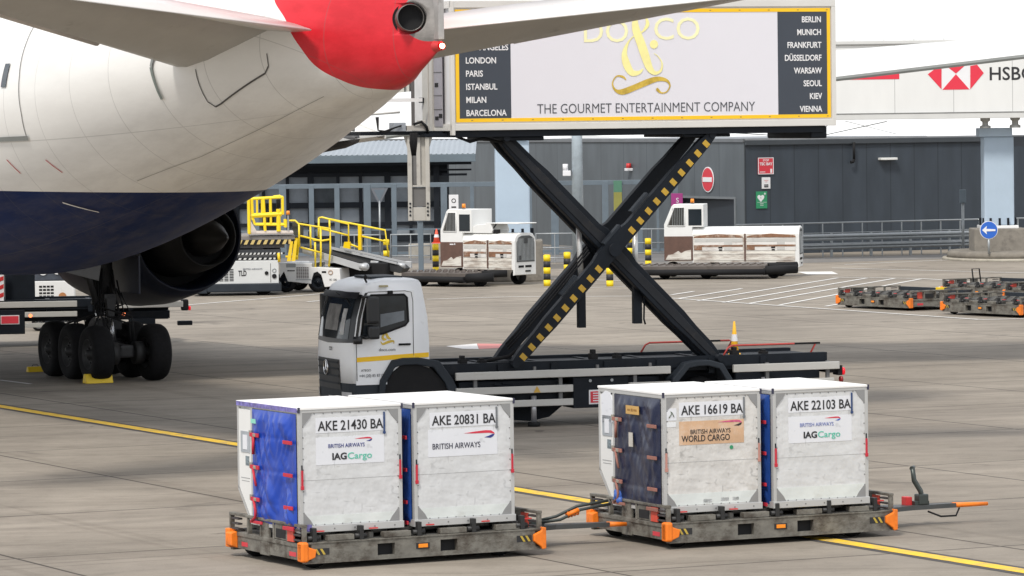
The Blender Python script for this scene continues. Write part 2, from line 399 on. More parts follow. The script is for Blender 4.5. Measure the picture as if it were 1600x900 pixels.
def d_stop(p, W, H):
    f = MB(); t = .03
    f.box(0,W,-.006,0,0,t); f.box(0,W,-.006,0,H-t,H); f.box(0,t,-.006,0,t,H-t); f.box(W-t,W,-.006,0,t,H-t); f.build('border', swhite, p)
    text('lettering', 'STOP', .12, swhite, p, (W/2,-.008,H*.78), align='CENTER', bold=.02)
    text('lettering', 'TSC BAY', .17, swhite, p, (W/2,-.008,H*.54), align='CENTER', bold=.03, fit=W*.82)
    MB().box(W*.1,W*.45,-.008,0,H*.12,H*.16).box(W*.78,W*.9,-.008,0,H*.08,H*.32).build('text_block', swhite, p)
wall_sign('warning_sign', 'red square warning sign high on the dark wall, topmost of three', 1184, 1208, 246, 272.5, sred, d_stop)
wall_sign('notice_sign', 'small white notice with black block between the red and green wall signs', 1190, 1203, 277, 295, swhite,
   lambda p, W, H: (MB().box(W*.25,W*.75,-.006,0,H*.12,H*.24).box(W*.25,W*.75,-.006,0,H*.28,H*.38).build('text_block', txtblack, p), MB().box(W*.25,W*.75,-.006,0,H*.7,H*.73).box(W*.4,W*.6,-.006,0,H*.58,H*.61).build('red_line', redp, p)))
def d_aed(p, W, H):
    h = MB(); pts = []
    for i in range(25):
        t = 2*math.pi*i/24; pts.append((W*.42+W*.31*math.sin(t)**3, H*.62+W*.021*(13*math.cos(t)-5*math.cos(2*t)-2*math.cos(3*t)-math.cos(4*t))))
    h.prism(pts[:-1], 'y', -.008, 0); h.build('heart_symbol', swhite, p)
    MB().box(W*.7,W*.88,-.008,0,H*.84,H*.88).box(W*.77,W*.81,-.0085,0,H*.78,H*.94).build('cross_symbol', swhite, p)
    MB().box(W*.1,W*.94,-.008,0,H*.36,H*.375).box(W*.35,W*.65,-.008,0,H*.26,H*.29).box(W*.35,W*.65,-.008,0,H*.17,H*.19).build('text_line', swhite, p)
    MB().box(W*.40,W*.44,-.011,-.008,H*.58,H*.68).build('bolt_symbol', sgreen, p)
wall_sign('first_aid_sign', 'green defibrillator sign with a white heart on the dark wall', 1181, 1198, 299, 326, sgreen, d_aed)
# sign and lights on the grey return wing (plane through corner, yaw 115)
yw2 = R(115); o2 = Vector((9.95, 183.05, 0)); u2 = Vector((math.cos(yw2), math.sin(yw2), 0)); n2 = Vector((-u2.y, u2.x, 0))
def onwing(px, py):
    r = ray(px, py); t = ((o2-Vector((0,0,CH))).dot(n2))/r.dot(n2); q = Vector((0,0,CH))+r*t; return q
q = onwing(1108, 280.5); s_ = .50
ne = thing('no_entry_sign', 'round red no entry sign with white bar above the roller door', 'sign', q, yw2)
# disc faces outwards (local -y is out of the wall because wall lies on +y)
MB().cyl((0,.04,0), (0,.07,0), s_+.05, n=40).build('rim', swhite, ne)
MB().cyl((0,.07,0), (0,.085,0), s_, n=40).build('disc', sred, ne)
MB().box(-.42,.42,.085,.10,-.10,.10).build('bar', swhite, ne)
q = onwing(987, 262); be = thing('warning_beacon', 'small red beacon on the grey wall beside the fence', 'beacon', q, yw2)
MB().cyl((0,.15,-.02),(0,.15,.2),.13,.1).build('lens', redp, be); MB().box(-.14,.14,0,.3,-.14,-.02,.02).build('base', swhite, be)
q = onwing(1045, 248); wlg = thing('bulkhead_light', 'small white bulkhead light high on the grey wall', 'wall light', q, yw2)
MB().box(-.25,.25,0,.2,-.05,.05,.02).build('housing', swhite, wlg)

# ------------------------------------------------------------------ steel security fence
fm = M('fence_blue_grey', (.14,.175,.205), .5, .1, var=.1, dirt=.1)
fe = thing('security_fence', 'tall blue grey steel fence with thick square posts in front of the glazed gatehouse', 'fence', (0, 186, 0), 0)
FX = [(-12.5+i*1.16) for i in range(19)]
def fpost(x, w_, h): return MB().box(x-w_/2, x+w_/2, -.08, .08, 0, h, .01).build('post', fm, fe)
for px, wpx in [(400,10),(442,11),(487,8),(527,8),(574,11),(616,8),(656,8),(694,10),(738,6),(829,5),(867,12),(946,10),(971,4),(1000,8),(1028,4),(1056,8)]:
    x = at(px, 340, 186).x; fpost(x, wpx/36.1, 3.15)
fr = MB(); x0, x1 = at(375,340,186).x, at(1060,340,186).x
fr.box(x0, x1, -.06, .06, 3.0, 3.2, .01); fr.box(x0, x1, -.04, .04, .1, .22); fr.build('top_rail', fm, fe)
mm = MB()
k = x0
while k < at(775,340,186).x:
    k += .13
fr = MB(); fr.box(at(375,340,186).x, at(775,340,186).x, -.02,.02, 1.15,1.22); fr.build('mid_rail', fm, fe)
nb = thing('notice_board', 'narrow green and yellow notice board on the steel fence', 'sign', at(965, 340, 185.8), 0)
MB().box(-.16,.2,0,.05,0,1.1,.01).build('yellow_panel', M('pale_yellow', (.26,.25,.06), .6), nb); MB().box(-.16,.2,-.002,.05,1.102,1.6).build('green_panel', M('pale_green', (.08,.20,.13), .6), nb)
sg = thing('post_sign', 'small white speed sign on a grey post left of the pale pillar', 'sign', (at(709, 320, 181).x, 181, 0))
MB().cyl((0,0,0),(0,0,2.1),.04).build('post', steel, sg)
hh = at(709,330,181).z
MB().box(-.2,.2,-.06,-.04, 2.1, 2.75,.01).build('panel', swhite, sg); MB().torus((0,-.065,2.5),(0,1,0),.08,.015,16,6).box(-.1,.1,-.07,-.06,2.2,2.26).build('symbol', txtblack, sg)
sg = thing('triangle_sign', 'back of an upside down triangular give way sign on a thin post behind the fence', 'sign', (at(593, 320, 188).x, 188, 0))
MB().cyl((0,0,0),(0,0,2.4),.04).build('post', steel, sg)
MB().prism([(-.38,2.95),(.38,2.95),(0,2.2)], 'y', -.03, 0).build('panel', M('dull_sign', (.16,.17,.19), .5), sg)
MB().prism([(-.24,2.88),(.24,2.88),(0,2.38)], 'y', -.034, -.03).build('inner_panel', fm, sg)
sg = thing('purple_sign', 'small purple pink sign fixed beside the cab of the right cargo transporter', 'sign', (at(1052,330,186).x+.15, 185.6, 0))
MB().box(-.25,.25,0,.05,2.0,2.6,.01).build('panel', M('purple_paint', (.33,.04,.20), .5), sg); text('lettering','S',.3,swhite,sg,(-.05,-.006,2.2))
MB().cyl((0,.03,0),(0,.03,2.0),.035).build('post', steel, sg)

# ------------------------------------------------------------------ glazed gatehouse behind the fence
gh = thing('gatehouse', 'dark framed glazed gatehouse with a pale corrugated overhanging roof', 'building', (at(395,340,193).x, 193, 0), 0)
GW = at(700,340,193).x-at(395,340,193).x; XL = -4.0
frm = M('gatehouse_frame', (.010,.013,.018), .6, var=.2, spec=.25); pane = M('gatehouse_pane', (.24,.265,.29), .15, var=.25, scale=.5)
MB().box(XL, GW, .15, 5, 0, .5).build('plinth', M('gatehouse_plinth', (.08,.09,.10), .7), gh)
MB().box(XL, GW, .2, 5, 3.55, 4.3).build('fascia', frm, gh)
pn = MB(); mu = MB()
xs = [XL+i*1.12+random.uniform(-.12,.12) for i in range(int((GW-XL)/1.12)+1)]
for i, x in enumerate(xs):
    wd = .28 if i % 3 == 0 else .14; mu.box(x-wd/2, x+wd/2, .05, .2, .5, 3.6)
mu.box(XL, GW, .08, .2, 2.0, 2.25); mu.box(XL, GW, .08, .2, 3.4, 3.56); mu.box(XL, GW, .08, .2, .5, .75); mu.box(XL, GW, .09, .2, 1.2, 1.35)
mu.build('mullions', frm, gh)
for i in range(len(xs)-1):
    for (z0, z1) in ((.5,2.1),(2.1,3.5)):
        MB().box(xs[i]+.05, xs[i+1]-.05, .24, .26, z0+.02, z1-.02).build('pane', pane if (i*7+int(z0)) % 4 else M('gatehouse_pane_dark', (.07,.08,.09), .12, var=.3), gh)
MB().box(XL, GW, 4.6, 5, .5, 3.6).build('back_wall', M('gatehouse_interior', (.10,.11,.12), .8, var=.4, scale=.7), gh)
rf = MB()
RX1 = at(745,240,193).x-at(395,240,193).x; nrib = 60
for k in range(nrib):
    x = XL+(RX1-XL)*k/nrib; dx = (RX1-XL)/nrib
    rf.quad((x, -1.6, 4.35), (x+dx*.55, -1.6, 4.40), (x+dx*.55, 6.5, 4.98), (x, 6.5, 4.93)); rf.quad((x+dx*.55, -1.6, 4.40), (x+dx, -1.6, 4.35), (x+dx, 6.5, 4.93), (x+dx*.55, 6.5, 4.98))
rfo = rf.build('roof', M('pale_corrugated_steel', (.30,.335,.365), .45, .2, var=.08), gh)
MB().box(XL, RX1, -1.68, -1.58, 4.02, 4.37, .02).build('gutter', M('gutter_grey', (.13,.165,.19), .5), gh)
MB().box(XL, RX1-.2, -1.4, .1, 3.9, 4.02).box(RX1-1.5, RX1-.4, -1.0, -.9, 3.4, 3.5).box(RX1-2.0, RX1-.2, -.6, -.5, 3.62, 3.7).build('soffit_beams', frm, gh)
MB().box(RX1-1.9, RX1-1.65, -.7, -.5, 0, 3.9).build('corner_post', frm, gh)

# ------------------------------------------------------------------ pillars and airbridges
pbl = M('pale_blue_steel', (.40,.49,.58), .8, var=.04, dirt=.06, dirtcol=(.3,.36,.4))
def pillar(px, Y, wpx, label, htop, blk):
    s = F/Y; x = at(px, 350, Y).x
    p = thing('airbridge_pillar', label, 'pillar', (x, Y, 0), 0, 'pale blue airbridge pillars')
    r = wpx/s/2
    MB().box(-r,r,-r*.8,r*.8,blk+.12,htop,.06,M4=Matrix.Rotation(R(2),4,'Z')).build('column', pbl, p)
    MB().box(-r*1.75, r*1.75, -r*1.75, r*1.75, 0, blk, .05).build('plinth', M('plinth_concrete', (.22,.20,.17), .9, var=.2, scale=2, dirt=.4, dirtcol=(.10,.09,.08), bump=.3), p)
    MB().box(-r*1.25, r*1.25, -r*1.25, r*1.25, blk, blk+.12, .02).build('base_plate', whitec, p)
    bo = MB()
    for k in range(12):
        a = 2*math.pi*k/12; bo.cyl((r*1.16*math.cos(a), r*1.16*math.sin(a), blk+.12), (r*1.16*math.cos(a), r*1.16*math.sin(a), blk+.42), .05, n=8)
    bo.build('anchor_bolts', navy, p)
    MB().box(-r*1.3, r*.9, -r*1.0, r*1.0, htop, htop+.35, .03).build('cap', pbl, p)
    return p
pl = pillar(801, 157.5, 53, 'pale blue round pillar behind the left cargo transporter', 5.15, 1.5)
pr = pillar(1559, 174.0, 47, 'pale blue round pillar on a concrete plinth behind the blue arrow sign', 4.95, 1.25)
MB().box(-.2, 3.5, -.35, .35, 4.55, 4.95).build('cross_beam', M('dark_beam', (.06,.07,.085), .5), pr)
bwhite = panel_mat('bridge_white_panels', (.72,.72,.70), 1.18*2, .014, .03)
trim = M('bridge_trim', (.60,.60,.58), .5, var=.04)
ab = thing('airbridge', 'long white passenger airbridge with red and white bank advertising behind the lift truck', 'airbridge', (6.0, 172.5, 0), 0)
MB().box(0, 40, 0, 2.9, 5.95, 8.72).build('tunnel', bwhite, ab)
MB().box(0, 40, -.1, 3, 5.7, 5.93, .02).build('bottom_rail', trim, ab)
ab_er = MB().box(0, 40, -.06, 2.96, 8.72, 8.86, .02).build('edge_rails', trim, ab)
MB().box(0, 40, -.12, -.06, 5.93, 5.96).box(0, 40, -.075, -.06, 8.68, 8.72).build('dark_seam', M('seam_grey', (.22,.22,.21), .6), ab)
rb = MB()
for k in range(26): rb.box(1.2*k+.6, 1.2*k+.65, -.02, .1, 8.86, 8.91)
absorb(ab_er, rb.build('roof_studs', trim, ab, split=False))
# supports above the pillar
MB().lathe((13.1,.4,5.3), (0,0,1), [(0,.22),(.08,.22),(.12,.12),(.25,.12),(.3,.2),(.42,.2)]).lathe((14.3,.4,5.3), (0,0,1), [(0,.22),(.1,.22),(.14,.13),(.28,.13),(.34,.2),(.42,.2)]).build('bearing', M('bearing_grey', (.32,.32,.30), .6), ab)
MB().tube([(-2,1,5.6),(6.2,1,5.0),(9.2,1,5.62)], .02, 6).tube([(6.3,1,5.05),(7.0,1,5.66)], .015, 6).tube([(7.5,1,5.66),(9.6,1,5.1)], .012,6).build('stay_rods', steel, ab)
def onab(px, py): p = at(px, py, 172.4); return p.x-6.0, p.z
bred = M('bank_red', (.70,.03,.06), .45, var=.03)
def pol(name, pts, mat, d=-.012):
    m = MB(); m.prism([onab(*p) for p in pts], 'y', d, -.002); m.build(name, mat, ab)
hx = MB()
for P_ in ([(1471.5,107),(1471.5,139.5),(1450,116),(1462,107)], [(1516.5,103),(1516.5,139.5),(1537.5,114),(1527,101)], [(1472.8,140.2),(1515.2,139.6),(1494,115.8)], [(1473,98),(1515,96),(1494,115)]):
    hx.prism([onab(*p) for p in P_], 'y', -.012, -.002)
hx.build('logo', bred, ab)
pol('logo_ground', [(1472.2,97),(1515.8,96),(1515.8,140),(1472.2,140)], swhite, -.006)
pol('red_band', [(1290,102),(1405,98),(1405.5,123.5),(1290,125)], bred)
x_, z_ = onab(1545, 125); text('lettering', 'HSBC', .74, txtblack, ab, (x_, -.008, z_), bold=.012)
pol('logo_upper', [(1473,98),(1515,96),(1494,115)], bred, -.014)

lb = thing('airbridge', 'left white airbridge head with a tall twin lift leg hanging behind the aircraft tail', 'airbridge', (at(690,200,165).x, 165, 0), 0)
s = F/165
def lx(px): return at(px, 200, 165).x-lb.location.x
def lz(py, px=650): return at(px, py, 165).z
creamp = M('bridge_cream', (.60,.59,.54), .5, var=.05, dirt=.15, dirtcol=(.3,.28,.24)); greyp = M('bridge_grey_violet', (.27,.265,.29), .5, var=.05)
MB().box(lx(618), lx(632), .4, .5, lz(212), 9.6).box(lx(634), lx(640), .2, .3, lz(212), 9.6).build('side_panel', creamp, lb)
MB().box(lx(632), lx(652), .5, .6, lz(212), 9.6).build('recess_panel', M('bridge_brown_grey', (.22,.21,.20), .6), lb)
MB().box(lx(648), lx(664), 0, .4, lz(212), 9.6,.02).box(lx(664.5), lx(676), .1, .5, lz(212), 9.6,.02).build('corner_frame', whitec, lb)
MB().box(lx(676), lx(830), .3, 3.2, lz(206), 9.4).build('tunnel', greyp, lb)
MB().box(lx(663.6), lx(664.8), -.03, .1, lz(212), 9.6).box(lx(647), lx(648.2), -.03, .1, lz(212), 9.6).box(lx(675.6),lx(677),.05,.3,lz(212),9.6).box(lx(632.6),lx(633.8),.1,.3,lz(212),9.6).build('shadow_gap', M('gap_dark', (.05,.05,.05), .8), lb)
MB().box(lx(679),lx(684),.2,.3,lz(120),lz(114)).box(lx(679),lx(683),.2,.3,lz(184),lz(178)).box(lx(685),lx(691),.2,.3,lz(181),lz(175)).build('vent', M('gap_dark', (.05,.05,.05), .8), lb)
MB().box(lx(676),lx(700),.25,.3,lz(137.6),lz(137)).box(lx(676),lx(700),.25,.3,lz(165.6),lz(165)).build('panel_seam', M('seam_grey', (.22,.22,.21), .6), lb)
MB().box(lx(659),lx(662),-.15,0,lz(156),lz(150)).build('latch', black, lb)
MB().box(lx(676), lx(830), .2, .3, lz(212), lz(205)).box(lx(560), lx(700), -.2, 2.2, lz(212), lz(207)).build('floor_beam', M('floor_beam', (.16,.16,.16), .6), lb)
lg = MB()
lg.box(lx(636), lx(643), -.1, .45, lz(345), lz(212), .02); lg.box(lx(664), lx(670.5), -.1, .45, lz(345), lz(212), .02)
lg.box(lx(642), lx(664), .1, .2, lz(290), lz(212)); lg.box(lx(650), lx(656), 0, .1, lz(290), lz(212)); lg.box(lx(643), lx(664), -.05, .3, lz(292), lz(289))
lg.box(lx(643), lx(664), -.02, .35, lz(345), lz(324), .02)
lg.prism([(lx(630),lz(212)),(lx(636),lz(212)),(lx(636),lz(232))],'y',0,.3); lg.prism([(lx(676),lz(212)),(lx(670),lz(212)),(lx(670),lz(232))],'y',0,.3)
leg_o = lg.build('lift_leg', M('leg_cream_grey', (.42,.40,.36), .55, var=.08, dirt=.3, dirtcol=(.2,.18,.15)), lb)
MB().box(lx(643), lx(664), .02, .3, lz(323), lz(293)).box(lx(644),lx(650),.02,.09,lz(288),lz(213)).build('leg_sleeve', M('sleeve_grey', (.13,.125,.12), .6), lb)
lgb = MB()
for k in range(4):
    for xx in (639.5, 667): lgb.cyl((lx(xx), -.13, lz(318+6*k)), (lx(xx), -.1, lz(318+6*k)), .04, n=8)
absorb(leg_o, lgb.build('leg_bolts', navy, lb, split=False))
MB().box(lx(651), lx(659), .05, .3, 0, lz(346), .02).box(lx(640), lx(670), -.3, .7, 0, .12, .02).build('inner_leg', fm, lb)

# lamp post, arrow sign, detector pole
lp = thing('lamp_post', 'thick galvanised lamp post rising behind the lift truck scissors', 'lamp post', (G(904,430).x, 162, 0))
MB().cyl((0,0,0),(0,0,10),.23,.17,n=24).build('pole', M('galvanised_pole', (.40,.46,.50), .5, .3, var=.16, scale=3), lp)
MB().box(-.55,-.25,-.2,.1,3.75,3.95,.02).cyl((-.45,-.05,3.95),(-.45,-.05,4.2),.1).build('camera_box', swhite, lp)
MB().cyl((0,0,0),(0,0,.05),.4,n=24).build('base_flange', steel, lp)
MB().box(-.1,1.6,-.15,.15,9.9,10.1,.03).build('lamp_head', steel, lp)
dpole = thing('sensor_pole', 'thin grey pole with a narrow grey box on top beside the guardrail', 'pole', G(1505, 400))
MB().cyl((0,0,0),(0,0,2.3),.06).build('pole', steel, dpole); MB().box(-.13,.13,-.1,.1,2.2,2.75,.02).build('sensor_box', fm, dpole)
# island
isl = thing('traffic_island', 'low oval concrete traffic island with a rounded kerb round the right pillar', 'traffic island', (at(1575,405,174).x, 174.2, 0))
kb = MB(); ring = lambda rx, ry, z, n=48: [(rx*math.cos(2*math.pi*k/n), ry*math.sin(2*math.pi*k/n), z) for k in range(n)]
kb.loft([ring(2.65,3.6,0), ring(2.6,3.5,.10)]).build('apron', M('kerb_pale', (.36,.33,.27), .9, var=.2, scale=3, dirt=.3), isl)
MB().loft([ring(2.45,3.3,.10), ring(2.42,3.27,.30), ring(2.3,3.15,.36)]).build('kerb', M('kerb_stone', (.20,.18,.15), .9, var=.25, scale=2, dirt=.3), isl)
asn = thing('arrow_sign', 'round blue keep left sign with a white arrow in front of the pillar', 'sign', (at(1545, 380, 171.2).x, 171.2, .0))
MB().cyl((0,0,.3),(0,0,1.0),.045).build('post', steel, asn)
MB().cyl((0,-.05,1.25),(0,-.03,1.25),.36,n=36).build('rim', swhite, asn); MB().cyl((0,-.065,1.25),(0,-.05,1.25),.335,n=36).build('disc', sblue, asn)
MB().prism([(-.27,1.25),(-.08,1.42),(-.10,1.30),(.26,1.28),(.26,1.21),(-.10,1.20),(-.08,1.08)], 'y', -.08, -.065).build('arrow', swhite, asn)

# guardrails
def guardrail():
    a = Vector((9.3, 177.2, 0)); yw = R(22); p = thing('guardrail', 'long galvanised guardrail with a tubular handrail along the service road', 'guardrail', a, yw)
    Ln = 26
    for z0 in (.45, .82):
        sec = [(-.05,z0-.14),(-.12,z0-.08),(-.12,z0-.03),(-.05,z0),(-.12,z0+.03),(-.12,z0+.08),(-.05,z0+.14),(-.03,z0+.14),(-.03,z0-.14)]
        MB().prism(sec, 'x', 0, Ln).build('beam', steel, p)
    MB().tube([(0,.1,1.42),(Ln,.1,1.42)], .035).tube([(0,.1,1.0),(Ln,.1,1.0)], .02).build('handrail', steel, p)
    k = 0
    while k*.92 < Ln:
        x = .3+k*.92; MB().cyl((x,.1,0),(x,.1,1.42),.03,n=8).build('post', steel, p)
        if k % 2 == 0: MB().box(x+.3,x+.4,-.04,.04,0,1.0).build('post', steel, p)
        k += 1
guardrail()
def hand(px0, px1, Y, label, n=6, H_=1.1, grp='pedestrian railings behind the bollards'):
    x0, x1 = at(px0,400,Y).x, at(px1,400,Y).x
    p = thing('pedestrian_railing', label, 'railing', (x0, Y, 0), 0, grp); L_ = x1-x0
    MB().tube([(0,0,0),(0,0,H_),(L_,0,H_),(L_,0,0)], .032).build('frame', steel, p)
    MB().tube([(0,0,.62),(L_,0,.62)], .024).tube([(0,0,.2),(L_,0,.2)], .024).build('rail', steel, p)
    for k in range(1, n): MB().cyl((L_*k/n,0,.0),(L_*k/n,0,H_),.022,n=8).build('post', steel, p)
hand(534, 594, 181, 'grey tubular railing behind the belt loader ramp', 3)
hand(611, 673, 181, 'grey tubular railing between the two leftmost striped bollards', 2)
hand(838, 896, 176, 'grey tubular railing between the pillar and the lamp post', 2, 1.2)
hand(912, 1045, 181, 'grey tubular railing behind the crossing scissor arms', 5, 1.2)

# bollards
bb = thing('bollard', 'x', 'bollard')
yb = M('bollard_yellow', (.86,.62,.01), .5, var=.04, dirt=.08); kbk = M('bollard_black', (.02,.02,.025), .6, var=.1)
for k in range(5):
    z0 = k*.22
    m = MB().cyl((0,0,z0),(0,0,z0+.22),.125,n=24)
    if k == 4: m.cyl((0,0,z0+.22),(0,0,z0+.235),.125,.09,n=24)
    m.build('band', yb if k % 2 == 0 else kbk, bb)
BL = [((604,417),'black and yellow striped bollard standing right of the belt loader ramp'),((681,426),'black and yellow striped bollard beside the left cargo transporter cab'),
 ((855,447),'black and yellow striped bollard nearest the left transporter grille end'),((886.5,442),'black and yellow striped bollard just left of the lamp post'),
 ((953,448),'black and yellow striped bollard under the crossing of the scissor arms'),((985,413),'black and yellow striped bollard half hidden by the rising scissor arm'),((1013,416),'black and yellow striped bollard left of the right transporter cab')]
for i, (p, lb_) in enumerate(BL):
    o = bb if i == 0 else copy_tree(bb); o.location = G(*p); o['label'] = lb_; o['group'] = 'striped bollards in front of the fence'
def cone(loc, mat, label, h=.75, band=None):
    p = thing('traffic_cone', label, 'traffic cone', loc)
    MB().box(-.2,.2,-.2,.2,0,.04,.01).build('base', mat, p); MB().cyl((0,0,.04),(0,0,h),.15,.03,n=20).build('cone', mat, p)
    MB().cyl((0,0,h*.42),(0,0,h*.62),.112,.088,n=20,cap=False).build('band', swhite, p); return p
cone((at(682,365,184).x, 184, .62), M('cone_red', (.75,.10,.05), .5), 'orange red traffic cone behind the left transporter cab', .62)
tb = thing('water_barrier', 'low concrete ledge under the orange red traffic cone', 'barrier', (at(682,365,184).x, 184, 0)); MB().box(-1.2,1.2,-.3,.3,0,.62,.04).build('block', concrete, tb)
# ------------------------------------------------------------------ airliner (tail towards the camera)
AO, AY = Vector((-1.1, 69.7, 0)), R(25)
ac = thing('airliner', 'large white and navy airliner seen from behind with a red tail cone', 'airplane', AO, AY)
ST = [(0,8.15,7.15,.03),(.25,8.25,7.05,.07),(.5,8.32,6.94,.12),(1,8.42,6.75,.24),(1.6,8.5,6.56,.48),(2.4,8.58,6.42,.78),(3.5,8.66,6.21,1.18),(5,8.75,5.88,1.66),(6.5,8.8,5.54,2.03),(8,8.86,5.18,2.35),
      (10,8.92,4.70,2.65),(12,8.95,4.24,2.83),(14,8.97,3.80,2.95),(16,9.0,3.42,3.04),(18,9.0,3.12,3.09),(20,9.0,2.93,3.1),(23,9.0,2.84,3.1),(27,9.0,2.8,3.1),(52,9.0,2.8,3.1),(56,8.9,2.85,3.0),(59.5,8.3,3.1,2.5),(62,7.3,3.6,1.7),(63.3,6.3,4.2,.8),(63.7,5.4,4.7,.2)]
def sec(a):
    a = max(0, min(63.7, a))
    for i in range(len(ST)-1):
        if ST[i][0] <= a <= ST[i+1][0]: break
    # catmull-rom
    p = [ST[max(i-1,0)], ST[i], ST[i+1], ST[min(i+2,len(ST)-1)]]
    t = (a-p[1][0])/(p[2][0]-p[1][0]); out = []
    for k in (1,2,3):
        m1 = (p[2][k]-p[0][k])/max(1e-6,(p[2][0]-p[0][0]))*(p[2][0]-p[1][0]); m2 = (p[3][k]-p[1][k])/max(1e-6,(p[3][0]-p[1][0]))*(p[2][0]-p[1][0])
        h00 = 2*t**3-3*t*t+1; h10 = t**3-2*t*t+t; h01 = -2*t**3+3*t*t; h11 = t**3-t*t
        out.append(h00*p[1][k]+h10*m1+h01*p[2][k]+h11*m2)
    return out
def fpt(a, th, off=0.0):   # th: 0 = starboard, 90 = top, 180 = port, 270 = bottom
    zt, zb, w_ = sec(a); zc = (zt+zb)/2
    if a < 6:            # widest point sits low in the tail cone
        k = (1-a/6)**1.0; zc = zc-(.12*(zt-zb))*k
    up = zt-zc; dn = zc-zb; s_ = math.sin(th); c_ = math.cos(th)
    return Vector((c_*(w_+off), a, zc+(up if s_ > 0 else dn)*s_+off*s_))
def fz(a, z, off=0.0):   # port side point at height z
    zt, zb, w_ = sec(a); zc = (zt+zb)/2
    if a < 6: zc = zc-(.12*(zt-zb))*(1-a/6)
    up = zt-zc; dn = zc-zb; t = (z-zc)/(up if z > zc else dn); t = max(-1, min(1, t)); th = math.pi-math.asin(t)
    return fpt(a, th, off)
fm_ = bpy.data.materials.new('aircraft_paint'); fm_.use_nodes = True
def fus_mat(m):
    nt = m.node_tree; n = nt.nodes; l = nt.links; b = n['Principled BSDF']
    t = n.new('ShaderNodeTexCoord'); sp = n.new('ShaderNodeSeparateXYZ'); l.new(t.outputs['Object'], sp.inputs[0])
    def math_(op, a, bb=None, c=None):
        x = n.new('ShaderNodeMath'); x.operation = op
        for i, v in enumerate((a, bb, c)):
            if v is None: continue
            if isinstance(v, (int, float)): x.inputs[i].default_value = v
            else: l.new(v, x.inputs[i])
        return x.outputs[0]
    def mix(f, a, c):
        x = n.new('ShaderNodeMix'); x.data_type = 'RGBA'; l.new(f, x.inputs['Factor'])
        for k, v in (('A', a), ('B', c)):
            if isinstance(v, tuple): x.inputs[k].default_value = v+(1,)
            else: l.new(v, x.inputs[k])
        return x.outputs['Result']
    X, Y, Z = sp.outputs
    fc = n.new('ShaderNodeFloatCurve'); l.new(math_('DIVIDE', math_('SUBTRACT', Z, 5.0), 4.0), fc.inputs['Value'])
    cu = fc.mapping.curves[0]
    pts = REDC
    cu.points[0].location = ((pts[0][0]-5)/4, pts[0][1]/8); cu.points[1].location = ((pts[-1][0]-5)/4, pts[-1][1]/8)
    for z_, a_ in pts[1:-1]: cu.points.new((z_-5)/4, a_/8)
    fc.mapping.extend = 'HORIZONTAL'; fc.mapping.update()
    red = math_('LESS_THAN', Y, math_('MULTIPLY', fc.outputs[0], 8.0))
    blue = math_('LESS_THAN', Z, math_('ADD', 4.70, math_('MULTIPLY', Y, 0.002)))
    z = n.new('ShaderNodeTexNoise'); z.inputs['Scale'].default_value = 1.1; z.inputs['Detail'].default_value = 10; z.inputs['Roughness'].default_value = .68
    mp = n.new('ShaderNodeMapping'); mp.inputs['Scale'].default_value = (1, .22, 1); l.new(t.outputs['Object'], mp.inputs[0]); l.new(mp.outputs[0], z.inputs[0])
    zr = n.new('ShaderNodeValToRGB'); zr.color_ramp.elements[0].position = .38; zr.color_ramp.elements[1].position = .62; l.new(z.outputs[0], zr.inputs[0])
    wcol = mix(zr.outputs[0], (.74,.725,.69), (.80,.785,.75)); bcol = mix(zr.outputs[0], (.004,.015,.070), (.006,.020,.088)); rcol = mix(zr.outputs[0], (.52,.012,.020), (.70,.026,.040))
    col = mix(blue, wcol, bcol); col = mix(red, col, rcol)
    # bare heat-stained metal round the exhaust
    e1 = math_('POWER', math_('DIVIDE', math_('SUBTRACT', Z, 7.70), .43), 2.0); e2 = math_('POWER', math_('DIVIDE', math_('SUBTRACT', Y, .30), .74), 2.0)
    gm_ = math_('MAXIMUM', math_('LESS_THAN', math_('ADD', e1, e2), 1.0), math_('MULTIPLY', math_('LESS_THAN', Y, .30), math_('GREATER_THAN', Z, 7.27)))
    col = mix(gm_, col, mix(zr.outputs[0], (.10,.095,.09), (.34,.32,.30)))
    # belly grime streaks
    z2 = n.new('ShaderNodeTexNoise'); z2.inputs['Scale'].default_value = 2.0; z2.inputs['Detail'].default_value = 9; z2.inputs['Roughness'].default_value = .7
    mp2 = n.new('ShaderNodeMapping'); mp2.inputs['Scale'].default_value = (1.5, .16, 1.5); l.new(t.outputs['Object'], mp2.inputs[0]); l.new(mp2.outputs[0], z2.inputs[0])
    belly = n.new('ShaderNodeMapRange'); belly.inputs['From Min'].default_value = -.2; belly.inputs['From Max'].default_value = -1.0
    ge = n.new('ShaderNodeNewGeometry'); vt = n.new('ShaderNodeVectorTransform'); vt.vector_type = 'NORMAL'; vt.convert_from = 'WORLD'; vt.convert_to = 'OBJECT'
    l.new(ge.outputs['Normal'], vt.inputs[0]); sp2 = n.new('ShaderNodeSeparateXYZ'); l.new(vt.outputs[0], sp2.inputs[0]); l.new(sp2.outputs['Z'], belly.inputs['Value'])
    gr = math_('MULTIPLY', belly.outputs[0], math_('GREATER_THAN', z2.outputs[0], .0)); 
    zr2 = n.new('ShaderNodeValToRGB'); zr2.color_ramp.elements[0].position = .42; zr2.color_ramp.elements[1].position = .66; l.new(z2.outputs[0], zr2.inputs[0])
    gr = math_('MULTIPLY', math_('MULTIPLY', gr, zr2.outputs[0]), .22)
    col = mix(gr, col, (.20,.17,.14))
    # skin joints
    def line(src, period, off, wd):
        p = math_('PINGPONG', math_('ADD', src, off), period/2); return math_('LESS_THAN', p, wd)
    ln = line(Y, 1.55, .35, .011)
    ang = math_('ARCTAN2', math_('SUBTRACT', Z, 6.3), X)
    ln2 = math_('LESS_THAN', math_('PINGPONG', math_('ADD', ang, .22), .45), .0035)
    lm = math_('MULTIPLY', math_('MAXIMUM', ln, ln2), .30)
